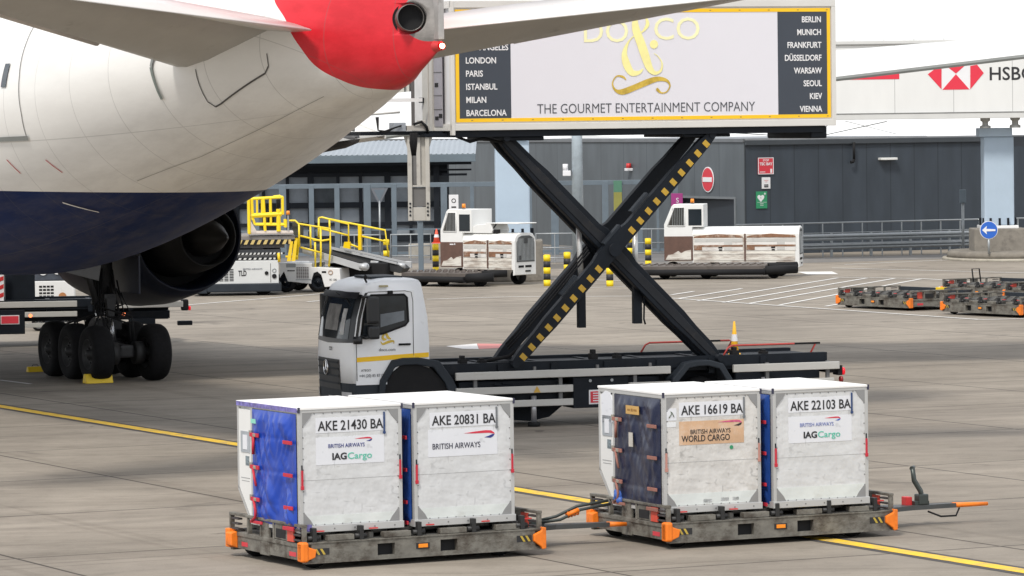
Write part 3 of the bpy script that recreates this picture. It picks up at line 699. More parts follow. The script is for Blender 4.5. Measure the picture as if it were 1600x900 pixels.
    col = mix(lm, col, (.12,.11,.10))
    l.new(col, b.inputs['Base Color']); rg = n.new('ShaderNodeMapRange'); l.new(blue, rg.inputs['Value']); rg.inputs['To Min'].default_value = .32; rg.inputs['To Max'].default_value = .02; l.new(rg.outputs[0], b.inputs['Specular IOR Level']); b.inputs['Roughness'].default_value = .36
REDC = [(5.0,.9),(6.40,1.2),(6.505,2.0),(6.56,2.4),(6.69,2.7),(6.87,3.0),(7.23,3.3),(7.45,3.5),(7.71,3.72),(8.04,4.2),(9.0,5.4)]
fus_mat(fm_)
fl = []
aa = [0,.06,.13,.25,.38,.5,.75,1,1.3,1.6,2,2.4,2.9,3.5,4.2,5,5.8,6.5,7.3,8,9,10,11,12,13,14,15,16,17,18,19,20,22,24,27,30,34,40,46,52,54,56,58,59.5,60.8,62,62.8,63.3,63.6,63.7]
fb = MB(); NS = 96
fb.loft([[fpt(a, 2*math.pi*k/NS) for k in range(NS)] for a in aa])
fus = fb.build('fuselage', fm_, ac)
acw = M('aircraft_white', (.70,.69,.66), .35, var=.05, dirt=.12, dirtcol=(.35,.33,.30)); acg = M('aircraft_grey', (.30,.29,.27), .45, var=.08, dirt=.25, dirtcol=(.15,.14,.12), stretch=(1,.4,1))
hot = M('heat_stained_metal', (.30,.27,.25), .4, .6, var=.3, scale=2, dirt=.4, dirtcol=(.05,.045,.04)); dk = M('dark_cavity', (.012,.012,.013), .9)
seamm = M('panel_seam', (.07,.065,.06), .7); greyt = M('placard_grey', (.20,.21,.20), .5)
def patchf(name, az, mat, off=.02, parent=None, res=14):
    # az: polygon grid given as list of rows, each row a list of (a,z) on the port side
    rows = []
    for (a0, a1, z0, z1) in az:
        pass
    return None
def strip_f(mb, pts, wd, off=.012):
    # thin seam following (a,z) polyline on the port skin
    P = []
    for (a0, z0), (a1, z1) in zip(pts, pts[1:]):
        k = max(1, int(math.hypot(a1-a0, z1-z0)/.12))
        for i in range(k): P.append((a0+(a1-a0)*i/k, z0+(z1-z0)*i/k))
    P.append(pts[-1])
    Q = [fz(a, z, off) for a, z in P]
    for i in range(len(Q)-1):
        d = (Q[i+1]-Q[i]).normalized(); nn = (fz(P[i][0], P[i][1], off+.5)-Q[i]).normalized(); sd = d.cross(nn)*wd/2
        mb.quad(Q[i]-sd, Q[i+1]-sd, Q[i+1]+sd, Q[i]+sd)
    return mb
def area_f(mb, a0, a1, z0f, z1f, off=.015, na=10, nz=6):
    for i in range(na):
        for j in range(nz):
            def q(ii, jj):
                a = a0+(a1-a0)*ii/na; zl, zh = z0f(a), z1f(a); return fz(a, zl+(zh-zl)*jj/nz, off)
            mb.quad(q(i,j), q(i+1,j), q(i+1,j+1), q(i,j+1))
    return mb
# tail-cone blade panel, exhaust and tail light
c0 = Vector((-.27, .55, 7.67)); d0 = Vector((-.30, -.95, .03)).normalized()
MB().lathe(c0-d0*1.0, d0, [(.45,.225),(.86,.225),(.88,.215),(.86,.205),(.5,.205)], n=40).build('exhaust_pipe', M('burnt_steel', (.16,.15,.14), .35, .8, var=.3, scale=4), ac)
MB().cyl(c0-d0*.30, c0-d0*.295, .205, n=32).build('exhaust_mouth', dk, ac)
MB().lathe(c0-d0*.55, d0, [(0,.20),(.02,.262)], n=32).build('exhaust_recess', dk, ac)
ct = MB().cyl(c0-d0*.5, c0+d0*1.4, .262, n=48).build('cutter', hot)
bo_ = fus.modifiers.new('b', 'BOOLEAN'); bo_.operation = 'DIFFERENCE'; bo_.object = ct; bo_.solver = 'EXACT'
bpy.context.view_layer.update(); ct.matrix_world = ac.matrix_world.copy(); bpy.context.view_layer.update()
dg_ = bpy.context.evaluated_depsgraph_get(); dg_.update(); nm_ = bpy.data.meshes.new_from_object(fus.evaluated_get(dg_)); fus.modifiers.clear(); fus.data = nm_; bpy.data.objects.remove(ct)
if len(nm_.materials) > 1:
    for p_ in nm_.polygons: p_.material_index = 0
MB().box(-.05,.05,-.02,.17,7.30,8.2).build('trailing_edge_strip', M('bare_metal_edge', (.42,.40,.38), .4, .5, var=.15, scale=3, dirt=.3), ac)
tl = MB().sphere((0,-.05,7.19), .042, 8); tl.build('tail_light', M('tail_lamp_lit', (1,.72,.42), .3, em=9), ac)
MB().lathe((0,-.02,7.19), (0,1,0), [(0,.07),(.2,.10)], n=16).build('tail_light_housing', redp, ac)
# seams of the rear service panel and door
sm = MB()
sm_ = strip_f(MB(), [(6.12,6.92),(6.2,6.36),(6.1,6.27),(5.9,6.32),(4.3,6.82),(4.15,6.94),(4.12,7.15)], .03)
sm_.build('panel_seam', seamm, ac)
strip_f(MB(), [(10.4,4.95),(8,5.4),(5,6.05),(3.4,6.42)], .010).build('panel_seam', M('seam_soft', (.25,.24,.22), .7), ac)
dr_ = MB(); strip_f(dr_, [(12.8,5.77),(12.75,6.2),(12.85,6.9),(13.05,7.5),(13.3,8.1)], .028); dr_.build('door_seam', seamm, ac)
strip_f(MB(), [(12.7,5.75),(14.9,5.71)], .09, .03).build('door_sill', greyt, ac)
for aa_, zz in ((13.6, 6.92),(16.2,6.95),(16.9,6.95),(17.6,6.95)):
    wn = MB(); area_f(wn, aa_-.13, aa_+.13, lambda a: zz-.22, lambda a: zz+.22, .02, 4, 6); wn.build('window', glass, ac)
pr_ = MB(); strip_f(pr_, [(12.5,5.34),(12.25,5.10)], .03); strip_f(pr_, [(14.1,5.34),(13.85,5.08)], .03); pr_.build('red_mark', redp, ac)
strip_f(MB(), [(13.3,4.54),(12.75,4.36)], .05, .03).build('drain_mast', whitec, ac)
strip_f(MB(), [(7.42,6.98),(7.38,6.72),(7.36,6.42)], .12, .03).build('placard', M('placard_green_grey', (.17,.20,.18), .5), ac)
strip_f(MB(), [(7.2,7.26),(7.36,7.12),(7.42,6.98)], .10, .03).build('placard', greyt, ac)

# stabilisers with elevators
def stab(sgn):
    name = 'tailplane'
    def LE(b): return Vector((sgn*b, 6.7-.66*(b-2.2), 7.06+.208*(b-2.2)))
    def HG(b): return Vector((sgn*b, 4.25-.42*(b-1), 7.60+.135*(b-1)))
    def TE(b): return Vector((sgn*b, 2.75-.30*(b-1), 7.50+.10*(b-1)))
    def ring(b):
        le, hg = LE(b), HG(b); th = .26-.012*b; c = le-hg; up = Vector((0,0,1))
        pts = []
        for t, k in ((0,.0),(.04,.42),(.15,.8),(.4,1.0),(.7,.8),(1,.42)): pts.append(le.lerp(hg, t)+up*th*k)
        for t, k in ((1,-.42),(.7,-.7),(.4,-.85),(.15,-.7),(.04,-.38)): pts.append(le.lerp(hg, t)+up*th*k)
        return pts
    bs = [.4,1.5,3,5,7,9,10.6,10.75]
    MB().loft([ring(b) for b in bs]).build('tailplane', M('tailplane_grey', (.40,.385,.355), .45, var=.07, dirt=.22, dirtcol=(.2,.18,.16), stretch=(1,.4,1)), ac)
    MB().tube([LE(b)+Vector((0,.0,-.03)) for b in (3.9,5,7,9,10.6)], .07, 10).build('leading_edge', M('leading_edge_glow_tint', (.62,.58,.56), .35, .3, var=.1), ac)  # pale tint imitates the glow along the leading edge
    def er(b):
        hg, te = HG(b), TE(b); th = (.30-.014*b)*.42; up = Vector((0,0,1)); dv = (te-hg)
        return [hg+up*th+dv*.015, hg.lerp(te,.5)+up*th*.62, te+up*.012, te-up*.012, hg.lerp(te,.5)-up*th*.62, hg-up*th+dv*.015]
    MB().loft([er(b) for b in (1.15,3,5,7,9,10.5)]).build('elevator', acw, ac)
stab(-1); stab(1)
# fin (mostly above the picture)
fn = MB()
def fr_(z, le, te, th): 
    out = []
    for t, k in ((0,0),(.05,.5),(.25,1),(.5,.95),(.8,.5),(1,.04),(.8,-.5),(.5,-.95),(.25,-1),(.05,-.5)): out.append((th*k, le+(te-le)*t, z))
    return out
fn.loft([fr_(8.3,13.5,3.6,.42),fr_(9.2,12,3.4,.40),fr_(13,8.3,2.0,.3),fr_(18.4,3.2,-.2,.15)]); fn.build('fin', M('fin_red_white_blue', (.55,.04,.06), .35), ac)
# starboard wing
def wr(b, LEa, TEa, h, th):
    pts = []
    for t, k in ((0,0),(.03,.35),(.12,.72),(.35,1.0),(.65,.78),(.85,.40),(1,.04)): pts.append((b, LEa+(TEa-LEa)*t, h+th*k*.62))
    for t, k in ((.85,.12),(.65,-.15),(.35,-.5),(.12,-.4),(.03,-.2)): pts.append((b, LEa+(TEa-LEa)*t, h+th*k*.8))
    return pts
WS = [(1.5,47,28,4.4,2.0),(5,44.5,27.6,4.85,1.7),(9.5,40.2,27.4,5.46,1.3),(15,36.2,25.0,6.15,1.0),(20,32.6,22.8,6.78,.85),(25,29,20.6,7.33,.6),(30,25.4,18.6,8.0,.35),(30.6,24.0,18.7,8.1,.2)]
MB().loft([wr(*q) for q in WS]).build('wing', acw, ac)
fsl = MB()
for (b0, b1) in ((3.6,9.3),(11.2,19.6),(20.4,27)):
    pass
def te_at(b):
    for p, q in zip(WS, WS[1:]):
        if p[0] <= b <= q[0]:
            t = (b-p[0])/(q[0]-p[0]); return p[2]+(q[2]-p[2])*t, p[3]+(q[3]-p[3])*t
for (b0, b1) in ((3.6,9.3),(10.6,19.6),(20.0,26.5)):
    (t0, h0), (t1, h1) = te_at(b0), te_at(b1)
    m = MB(); m.loft([[(b0,t0+1.7,h0+.34),(b0,t0-.06,h0+.05),(b0,t0-.06,h0-.04),(b0,t0+1.7,h0+.06)],[(b1,t1+1.5,h1+.25),(b1,t1-.06,h1+.05),(b1,t1-.06,h1-.04),(b1,t1+1.5,h1+.04)]], smooth=False); m.build('flap', acw, ac)
    m = MB(); m.loft([[(b0,t0-.07,h0+.055),(b0,t0-.09,h0),(b0,t0-.07,h0-.05)],[(b1,t1-.07,h1+.055),(b1,t1-.09,h1),(b1,t1-.07,h1-.05)]], smooth=False); m.build('flap_edge', greyt, ac)
for b_, a_, h_ in ((10.0,27.6,5.50),(13.6,25.4,5.86),(18.3,23.0,6.42)):
    MB().lathe((b_, a_-1.0, h_+.08), (0,1,-.02), [(.6,.03),(.65,.12),(1.4,.22),(2.8,.30),(4.4,.28),(5.6,.05)], n=20).build('flap_fairing', M('fairing_grey', (.07,.07,.072), .6, var=.1), ac)
# engine
eng = bpy.data.objects.new('engine', None); COL.objects.link(eng); eng.parent = ac; eng.location = (9.6, 0, 3.15)
nav = M('nacelle_navy', (.006,.010,.026), .5, var=.2, dirt=.15, dirtcol=(.03,.03,.03)); em_ = M('engine_metal_dark', (.012,.012,.012), .7, .1, var=.3)
MB().lathe((0,0,0), (0,1,0), [(38.2,1.28),(37.05,1.33),(37.0,1.39),(38,1.6),(39.3,1.80),(40.6,1.88),(42,1.86),(43.2,1.72),(43.6,1.58),(43.2,1.48),(42,1.5)], n=56).build('nacelle', nav, eng)
MB().lathe((0,0,0), (0,1,0), [(39.5,1.05),(38.2,1.06),(37.2,1.0),(36.3,.86),(35.7,.74),(35.68,.70),(36.2,.68)], n=48).build('core_nozzle', em_, eng)
MB().lathe((0,0,0), (0,1,0), [(36.6,.50),(36.0,.49),(35.4,.38),(34.9,.22),(34.5,.08),(34.42,.01)], n=32).build('exhaust_plug', M('plug_metal', (.022,.021,.020), .6, .15, var=.25), eng)
MB().lathe((0,0,0), (0,1,0), [(38.19,1.03),(38.19,1.30)], n=48).lathe((0,0,0),(0,1,0),[(36.21,.46),(36.21,.69)], n=40).build('duct', dk, eng)
MB().loft([[( -.2,35.5,2.2),(.2,35.5,2.2),(.2,36.5,1.0),(-.2,36.5,1.0)],[(-.25,38,2.6),(.25,38,2.6),(.25,38,1.0),(-.25,38,1.0)],[(-.2,42.5,2.2),(.2,42.5,2.2),(.2,42,1.7),(-.2,42,1.7)]], smooth=False).build('pylon', nav, eng)
# main gear
gp = bpy.data.objects.new('main_gear', None); COL.objects.link(gp); gp.parent = ac; gp.location = (5.49, 31.9, 0)
gm = M('gear_steel_dark', (.030,.030,.031), .6, .2, var=.25, scale=3, dirt=.3, dirtcol=(.03,.03,.03)); gm2 = M('gear_chrome', (.45,.45,.46), .25, .9)
def acwheel(x, y):
    wo = MB(); s_ = 1 if x > 0 else -1
    wo.lathe((x,y,.66), (1,0,0), [(-.23,.36),(-.255,.50),(-.235,.60),(-.17,.645),(-.06,.66),(.06,.66),(.17,.645),(.235,.60),(.255,.50),(.23,.36)], n=44)
    t_ = wo.build('wheel', tyre, gp)
    rm = MB()
    rm.lathe((x,y,.66), (1,0,0), [(-.23,.36),(-.20,.33),(-.12,.28),(-.12,.11),(-.24,.10),(-.26,.02)], n=32)
    rm.lathe((x,y,.66), (1,0,0), [(.23,.36),(.20,.33),(.12,.28),(.12,.11),(.24,.10),(.26,.02)], n=32)
    for k in range(9):
        a = 2*math.pi*k/9
        for q in (-.14,.14): rm.cyl((x+q-.02,y+.2*math.cos(a),.66+.2*math.sin(a)),(x+q+.02,y+.2*math.cos(a),.66+.2*math.sin(a)),.025,n=8)
    rm.build('hub', gm, gp, split=False)
for dy in (-1.45, 0, 1.45):
    for x in (-.70, .70): acwheel(x, dy)
    MB().cyl((-.6,dy,.66),(.6,dy,.66),.10,n=16).cyl((-.42,dy,.66),(-.2,dy,.66),.26,n=20).cyl((.2,dy,.66),(.42,dy,.66),.26,n=20).build('axle', gm, gp)
MB().box(-.17,.17,-1.6,1.6,.55,.85,.06).build('bogie_beam', gm, gp)
sg_ = MB(); sg_.cyl((0,0,.7),(0,0,1.75),.19,n=20); sg_.cyl((0,0,1.75),(-.1,.1,4.4),.27,n=24); sg_.torus((0,0,1.78),(0,0,1),.24,.06)
sg_.cyl((0,-.1,2.1),(-1.8,.2,3.6),.11,n=12); sg_.cyl((0,.1,2.0),(.3,2.6,4.4),.10,n=12); sg_.cyl((-.2,-.3,1.5),(-.9,-.8,3.3),.07,n=10); sg_.cyl((0,.2,2.5),(-1.3,1.4,3.6),.08,n=10)
sg_.build('strut', gm, gp)
tq = MB(); tq.prism([(-.12,.9),(.12,.9),(.06,1.4),(-.06,1.4)],'y',-.55,-.48); tq.prism([(-.06,1.35),(.06,1.35),(.12,1.9),(-.12,1.9)],'y',-.55,-.42); tq.box(-.3,.3,-.42,-.2,1.15,1.4,.03); tq.box(-.15,.15,-.5,-.2,1.8,2.0,.02)
tq.build('torque_link', gm, gp)
MB().cyl((0,-.0,1.2),(0,0,1.74),.195,n=20).cyl((0,-.66,.8),(.0,-.5,1.5),.05,n=10).build('piston', gm2, gp)
hs = MB(); rr = random.Random(5)
for k in range(16):
    x = rr.uniform(-.35,.35); x2 = rr.choice((-.55,.55))*rr.uniform(.4,1); y2 = rr.choice((-1.45,0,1.45))*rr.uniform(.5,1)
    hs.tube([(x,-.28,rr.uniform(1.9,2.6)),(x*1.4,-.5,rr.uniform(1.5,1.8)),(x2*1.1,y2*.8,rr.uniform(1.1,1.5)),(x2,y2,.9)], .022, 6)
hs.build('hydraulic_hoses', black, gp)
MB().box(.45,.50,-1.2,1.3,2.0,4.1,.02).build('gear_door', nav, gp); MB().prism([(-.6,2.35),(-2.6,2.9),(-2.6,3.4),(-.4,3.6)],'y',-1.4,-1.33).build('gear_door', M('door_inner_grey', (.10,.10,.10), .6, var=.2), gp)
MB().box(-2.4,.5,-1.2,2.2,2.9,3.2).build('wheel_well', dk, gp)
# belly fairing
bf = MB(); bf.loft([[(x*k*3.4, a, 3.9-1.45*k*math.sqrt(max(0,1-abs(x)**2.6))) for x in [i/10-1 for i in range(21)]] for a, k in ((25,.35),(27,.72),(30,.95),(33,1.0),(44,1.0),(48,.7),(50,.3))], closed=False); bf.build('belly_fairing', nav, ac)

chg = 'yellow wheel chocks'
def chock(px, py, label, yw=AY):
    p = thing('wheel_chock', label, 'wheel chock', G(px, py), yw)
    MB().prism([(-.16,0),(.16,0),(.06,.22),(-.06,.22)], 'x', -.33, .33).build('wedge', yellow, p, bev=.02)
    MB().tube([(-.15,0,.2),(-.1,0,.28),(.1,0,.28),(.15,0,.2)], .015).build('handle', black, p)
chock(153, 598.5, 'bright yellow wheel chock behind the nearest left wheel of the main gear'); ch2 = chock(55, 581, 'yellow orange wheel chock half hidden at the far left wheel')
for o_ in COL.objects:
    if o_.get('label','').startswith('yellow orange wheel chock'): o_.scale = (.6,.6,.6)
# ------------------------------------------------------------------ high lift catering truck
JO, TY = G(837, 667), R(19)
def wheel_parts(parent, x, y, r, wd, rimmat, name='wheel', side=-1):
    m = MB(); m.lathe((x,y,r),(0,1,0),[(-wd/2,r*.62),(-wd/2-.005,r*.75),(-wd/2+.02,r*.93),(-wd/2+.06,r),(wd/2-.06,r),(wd/2-.02,r*.93),(wd/2+.005,r*.75),(wd/2,r*.62)], n=40)
    t = m.build(name, tyre, parent)
    k = MB(); k.lathe((x,y,r),(0,side,0),[(wd/2-.01,r*.62),(wd/2-.03,r*.55),(wd/2-.10,r*.50),(wd/2-.06,r*.28),(wd/2+.0,r*.24),(wd/2+.02,.01)], n=32)
    for i in range(8):
        a = 2*math.pi*i/8; k.cyl((x+r*.38*math.cos(a), y+side*(wd/2-.09), r+r*.38*math.sin(a)),(x+r*.38*math.cos(a), y+side*(wd/2-.05), r+r*.38*math.sin(a)),.018,n=6)
    k.build('rim', rimmat, t); return t
rimg = M('rim_grey', (.25,.25,.25), .5, .4, dirt=.3)
lgt = M('truck_side_white', (.72,.73,.74), .4, var=.02, dirt=.05, dirtcol=(.5,.5,.5))
gold = M('brand_yellow_glare', (.94,.86,.36), .5, var=.10, scale=3); goldd = M('brand_gold', (.62,.43,.06), .4, .2, var=.35, scale=5)  # emblem yellow is paled to carry the glare on it
stripey = M('stripe_amber', (.93,.56,.01), .45, var=.02); cityg = M('panel_slate', (.045,.055,.072), .5, var=.04)
lensr = M('lens_red', (.6,.01,.02), .2, em=.5); plate = M('plate_white', (.7,.7,.66), .5)

def chassis(t, x0, x1, rear_only=False):
    fr = MB(); fr.box(x0, x1, .25, 2.25, .98, 1.2, .01); fr.box(x0, x1, .22, .40, 1.05, 1.26); fr.box(x0, x1, 2.1, 2.28, 1.05, 1.26); fr.box(x0, x1, .8, .95, .65, 1.0); fr.box(x0, x1, 1.55, 1.7, .65, 1.0)
    for k in range(int((x1-x0)/1.1)): fr.box(x0+.3+k*1.1, x0+.42+k*1.1, .18, 2.3, .92, 1.22)
    fr.build('chassis_frame', navy, t)
truck = thing('catering_truck', 'white high lift catering truck with its box raised on crossed black scissor arms', 'truck', JO, TY)
chassis(truck, -2.1, 6.25)
ra = MB(); ra.box(-1.62, 2.82, -.02, .06, .95, 1.10, .012)
ra.build('side_rail', alum, truck)
MB().box(4.15, 6.42, -.02, .06, .93, 1.08, .012).build('side_rail', alum, truck)
MB().box(-1.62, .78, -.02, .06, .66, .80, .012).build('side_rail', alum, truck)
MB().box(-.9, .78, -.02, .06, .40, .53, .012).build('side_rail', alum, truck)
MB().box(1.95, 2.82, -.02, .06, .66, .80, .012).build('side_rail', alum, truck)
MB().box(4.15, 6.3, -.02, .06, .60, .76, .012).build('side_rail', alum, truck)
po = MB()
for x in (-1.2, .55, 2.1, 4.9, 6.2): po.box(x-.035, x+.035, .06, .12, .4 if x < 1 else .6, 1.1)
for x in (-.0, 1.3, 2.4): po.box(x-.025, x+.025, .0, .05, 1.1, 1.17)
po.build('rail_bracket', M('bracket_grey', (.16,.16,.16), .5, .3), truck)
bo = MB(); bo.box(.8, 1.95, .04, .7, .33, .93, .02); bo.box(-1.5, .6, .2, .9, .35, .9, .04); bo.prism([(-1.3,.35),(.9,.35),(.6,.12),(.2,.05),(-.6,.12)],'y',.9,1.5); bo.box(4.3,6.1,.25,2.2,.6,.9,.02); bo.box(1.95,2.7,.3,1.2,.4,.9,.03)
for k in range(9): bo.cyl((rr.uniform(-1.4,.7), .17, rr.uniform(.45,.85)), (rr.uniform(-1.4,.7), .17, rr.uniform(.45,.85)), .025, n=6)
bo.build('underbody_boxes', navy, truck)
MB().cyl((1.15,.02,.86),(1.15,.05,.86),.03,n=12).cyl((1.6,.02,.86),(1.6,.05,.86),.03,n=12).build('box_latches', steel, truck)
pl_ = MB().box(1.12, 1.62, .025, .04, .40, .68).build('warning_placard', swhite, truck)
MB().box(1.15, 1.59, .018, .025, .43, .65).build('placard_face', sred, pl_)
tl_ = MB()
for k in range(4): tl_.box(1.2, 1.54, .014, .018, .46+k*.048, .478+k*.048)
tl_.build('placard_text', swhite, pl_)
for x_, z_ in ((.03+.0,.67),(5.05,.61)): MB().prism([(x_-.07,z_),(x_+.07,z_),(x_,z_+.125)], 'y', -.03, -.02).build('hazard_triangle', M('hazard_amber', (.55,.33,.05), .5, var=.2), truck)
jk = MB(); jk.cyl((.0,.1,.08),(.0,.1,.6),.055,n=16); jk.build('outrigger', M('jack_chrome', (.5,.5,.52), .3, .6), truck)
MB().cyl((0,.1,0),(0,.1,.09),.12,n=20).build('outrigger_foot', black, truck)
MB().cyl((-.1,2.2,.08),(-.1,2.2,.6),.055,n=16).build('outrigger', M('jack_chrome', (.5,.5,.52), .3, .6), truck); MB().cyl((-.1,2.2,0),(-.1,2.2,.09),.12,n=20).build('outrigger_foot', black, truck)
MB().cyl((4.9,.25,.09),(4.9,.25,.8),.055,n=16).build('outrigger', M('jack_chrome', (.5,.5,.52), .3, .6), truck); MB().cyl((4.9,.25,0),(4.9,.25,.09),.12,n=20).build('outrigger_foot', black, truck)
lk = MB()
for x, h in ((-1.35,.16),(-.95,.1),(1.35,.20),(1.85,.12),(4.33,.16),(4.95,.10)):
    lk.box(x-.07, x+.07, .3, .5, 1.2, 1.25+h*.6, .01); lk.box(x-.05,x+.03,.32,.46,1.25+h*.6,1.25+h,.01)
lk.build('deck_locks', black, truck)
for y in (.42, 2.38-.32):
    for wx in (-2.55, 3.52):
        wheel_parts(truck, wx, y-.12 if y < 1 else y, .43, .27, rimg, side=-1 if y < 1 else 1)
def fender(xc, z0, w1, w2, zt, y0, y1, mat=dgrey):
    out = [(xc-w1, z0),(xc-w1+.04, z0+.2*(zt-z0)*2),(xc-w1*.55, zt-.04),(xc-w1*.2, zt),(xc+w2*.2, zt),(xc+w2*.62, zt-.08),(xc+w2*.9, z0+.35*(zt-z0)),(xc+w2, z0)]
    inn = [(xc+(p[0]-xc)*.80, z0+(p[1]-z0)*.80) for p in out]
    m = MB(); m.prism(out+inn[::-1], 'y', y0, y1); return m
fender(3.52, .62, .70, .66, 1.19, -.03, .5).build('rear_fender', dgrey, truck, bev=.02)
fender(3.52, .62, .70, .66, 1.19, 2.0, 2.53).build('rear_fender', dgrey, truck, bev=.02)
rl = MB().box(6.40, 6.50, .02, .3, .80, 1.0, .02); rl.box(6.25,6.42,.1,2.3,.85,.95); rl.build('tail_bracket', black, truck)
MB().cyl((6.50,.08,.88),(6.55,.08,.88),.075,n=20).cyl((6.50,2.3,.88),(6.55,2.3,.88),.075,n=20).build('tail_light', lensr, truck)
MB().cyl((6.45,.05,.72),(6.5,.05,.72),.06,n=16).box(6.30,6.40,.1,2.2,.55,.68,.01).build('reflector', M('lens_dark_red', (.25,.02,.02), .3), truck)
redr = M('red_handrail', (.42,.05,.04), .5, var=.1)
for y, x0, x1 in ((.35,4.05,6.05),(2.2,3.0,5.0)):
    MB().tube([(x0,y,1.2),(x0+.13,y,1.40),(x0+.22,y,1.44),(x1-.05,y,1.44),(x1,y,1.42),(x1-.14,y,1.18)], .02).build('deck_handrail', redr, truck)
MB().box(5.6,6.15,.33,.37,1.42,1.46).box(4.5,4.75,2.18,2.22,1.42,1.46).build('rail_grip', black, truck)

# scissor arms
def arm(xa, za, xb, zb, y0, y1, w0=.21, mat=navy, bulge=True, name='scissor_arm'):
    d = Vector((xb-xa, 0, zb-za)); Ln = d.length; d.normalize(); nn = Vector((-d.z, 0, d.x))
    prof = [(0,.6),(.04,.8),(.12,.85),(.18,1.0),(.42,1.0),(.45,1.25),(.56,1.25),(.59,1.0),(.82,1.0),(.88,.85),(.96,.8),(1,.6)]
    up = [Vector((xa,0,za))+d*Ln*t+nn*w0*k for t, k in prof]; dn = [Vector((xa,0,za))+d*Ln*t-nn*w0*.85*min(k,1.0) for t, k in prof]
    m = MB(); m.prism([(p.x,p.z) for p in up]+[(p.x,p.z) for p in dn[::-1]], 'y', y0, y1); return m.build(name, mat, truck, bev=.015)
A1 = ((-.48,5.62),(3.92,1.22)); A2 = ((3.80,5.62),(-.36,1.22))
arm(*A1[0], *A1[1], .34, .52, .195); arm(*A1[0], *A1[1], .80, .98, .185)
chm = M('arm_channel_black', (.012,.014,.018), .5, var=.3, dirt=.3, dirtcol=(.05,.042,.034), spec=.3)
arm(*A1[0], *A1[1], .325, .345, .09, mat=chm, name='arm_channel')
a2 = arm(*A2[1], *A2[0], .10, .27, .155); arm(*A2[1], *A2[0], 1.12, 1.32, .165)
d = (Vector((A2[0][0],0,A2[0][1]))-Vector((A2[1][0],0,A2[1][1]))); LnA = d.length; d.normalize(); nn = Vector((-d.z,0,d.x))
ang = math.atan2(d.z, d.x)
yq = MB(); ns = 23
for k in range(ns):
    t = (k+.6)/ns*.97+.01
    if .44 < t < .56: continue
    c = Vector((A2[1][0],0,A2[1][1]))+d*LnA*t - nn*.02
    yq.box(-.052,.052,-.004,0,-.07,.07, M4=Matrix.Translation((c.x,.098,c.z)) @ Matrix.Rotation(-ang,4,'Y'))
hz_ = yq.build('hazard_patches', M('hazard_yellow_dull', (.50,.31,.03), .5, var=.15, dirt=.25), a2, split=False); hz_.parent = None; absorb(a2, hz_)
cr_ = MB(); cx, cz = 1.72, 3.40
for t in (.1,.5,.9): pass
cr_.cyl((cx,.05,cz),(cx,1.5,cz),.13,n=20)
for (x,z) in (A1[0],A1[1],A2[0],A2[1]): cr_.cyl((x,.08,z),(x,1.46,z),.07,n=16)
for t in (.25,.75):
    x = A1[0][0]+(A1[1][0]-A1[0][0])*t; z = A1[0][1]+(A1[1][1]-A1[0][1])*t; cr_.box(x-.08,x+.08,.45,.95,z-.08,z+.08)
cr_.build('scissor_shafts', navy, truck)
hy = MB(); hy.cyl((1.20,.62,2.70),(1.16,.62,3.95),.055,n=16).cyl((1.2,.62,2.62),(1.2,.62,2.74),.075,n=12); hy.cyl((2.34,.62,2.85),(2.34,.62,3.75),.055,n=16)
hy.build('lift_cylinder_rod', M('rod_pale', (.62,.63,.62), .35, .4), truck)
hy = MB(); hy.box(1.12,1.27,.55,.69,1.87,2.72,.01).box(2.28,2.45,.55,.69,1.92,2.90,.01); hy.tube([(2.45,.6,2.6),(2.51,.6,2.3),(2.50,.6,2.0),(2.53,.6,1.9)],.018,6); hy.build('lift_cylinder', navy, truck)
hs = MB(); pth = [(-.3,.28,1.35),(.1,.27,1.75),(.7,.26,2.4),(1.4,.25,3.2)]
for o_ in (0,.05,.1): hs.tube([(x-.15-o_*.5,y,z+.16+o_) for x,y,z in pth], .02, 6)
hs.tube([(-1.0,.6,1.22),(-.7,.55,1.30),(-.4,.4,1.36),(-.1,.3,1.6)], .04, 6)
hs.build('hydraulic_hoses', black, truck)
for t0 in (.30, .52, .66):
    c = Vector((A2[1][0],0,A2[1][1]))+d*LnA*t0+nn*.22
    MB().box(-.2,.3,.12,.28,-.03,.03,.01,M4=Matrix.Translation((c.x,0,c.z)) @ Matrix.Rotation(-ang,4,'Y')).build('arm_cover', dgrey, truck)

# lifted box with lettering
B0, B1, BZ0, BZ1 = -1.64, 6.40, 5.80, 8.27
MB().box(B0+.06, B1-.03, .02, 2.48, BZ0+.03, BZ1-.03).build('box_body', lgt, truck)
fr = MB(); fr.box(B0, B1, -.02, .06, BZ0-.03, BZ0+.10, .01); fr.box(B0, B1, -.02, .06, BZ1-.14, BZ1, .01); fr.box(B0, B0+.07, -.03, .1, BZ0-.12, BZ1, .01); fr.box(B1-.09, B1, -.02, .06, BZ0+.1, BZ1-.14)
fr.box(B0, B0+.1, 2.42, 2.5, BZ0-.1, BZ1,.01); fr.box(B1-.09, B1, 2.44, 2.52, BZ0, BZ1)
fr.box(B0,B0+.1,.1,2.42,BZ0-.03,BZ0+.1); fr.box(B0,B0+.1,.1,2.42,BZ1-.14,BZ1)
fr.build('box_frame', M('box_frame_white', (.66,.65,.61), .45, var=.04, dirt=.12), truck)
yf = MB(); t_ = .055; YX0, YX1, YZ0, YZ1 = B0+.10, B1-.11, BZ0+.13, BZ1-.17
yf.box(YX0,YX1,-.001,.02,YZ0,YZ0+.07); yf.box(YX0,YX1,-.001,.02,YZ1-.07,YZ1); yf.box(YX0,YX0+.07,-.001,.02,YZ0+.07,YZ1-.07); yf.box(YX1-.07,YX1,-.001,.02,YZ0+.07,YZ1-.07)
yfo = yf.build('yellow_border', stripey, truck)
rv = MB()
for k in range(13): 
    for z in (YZ0+.035, YZ1-.035): rv.box(YX0+.3+k*.62, YX0+.34+k*.62, -.004,-.001, z-.008, z+.008)
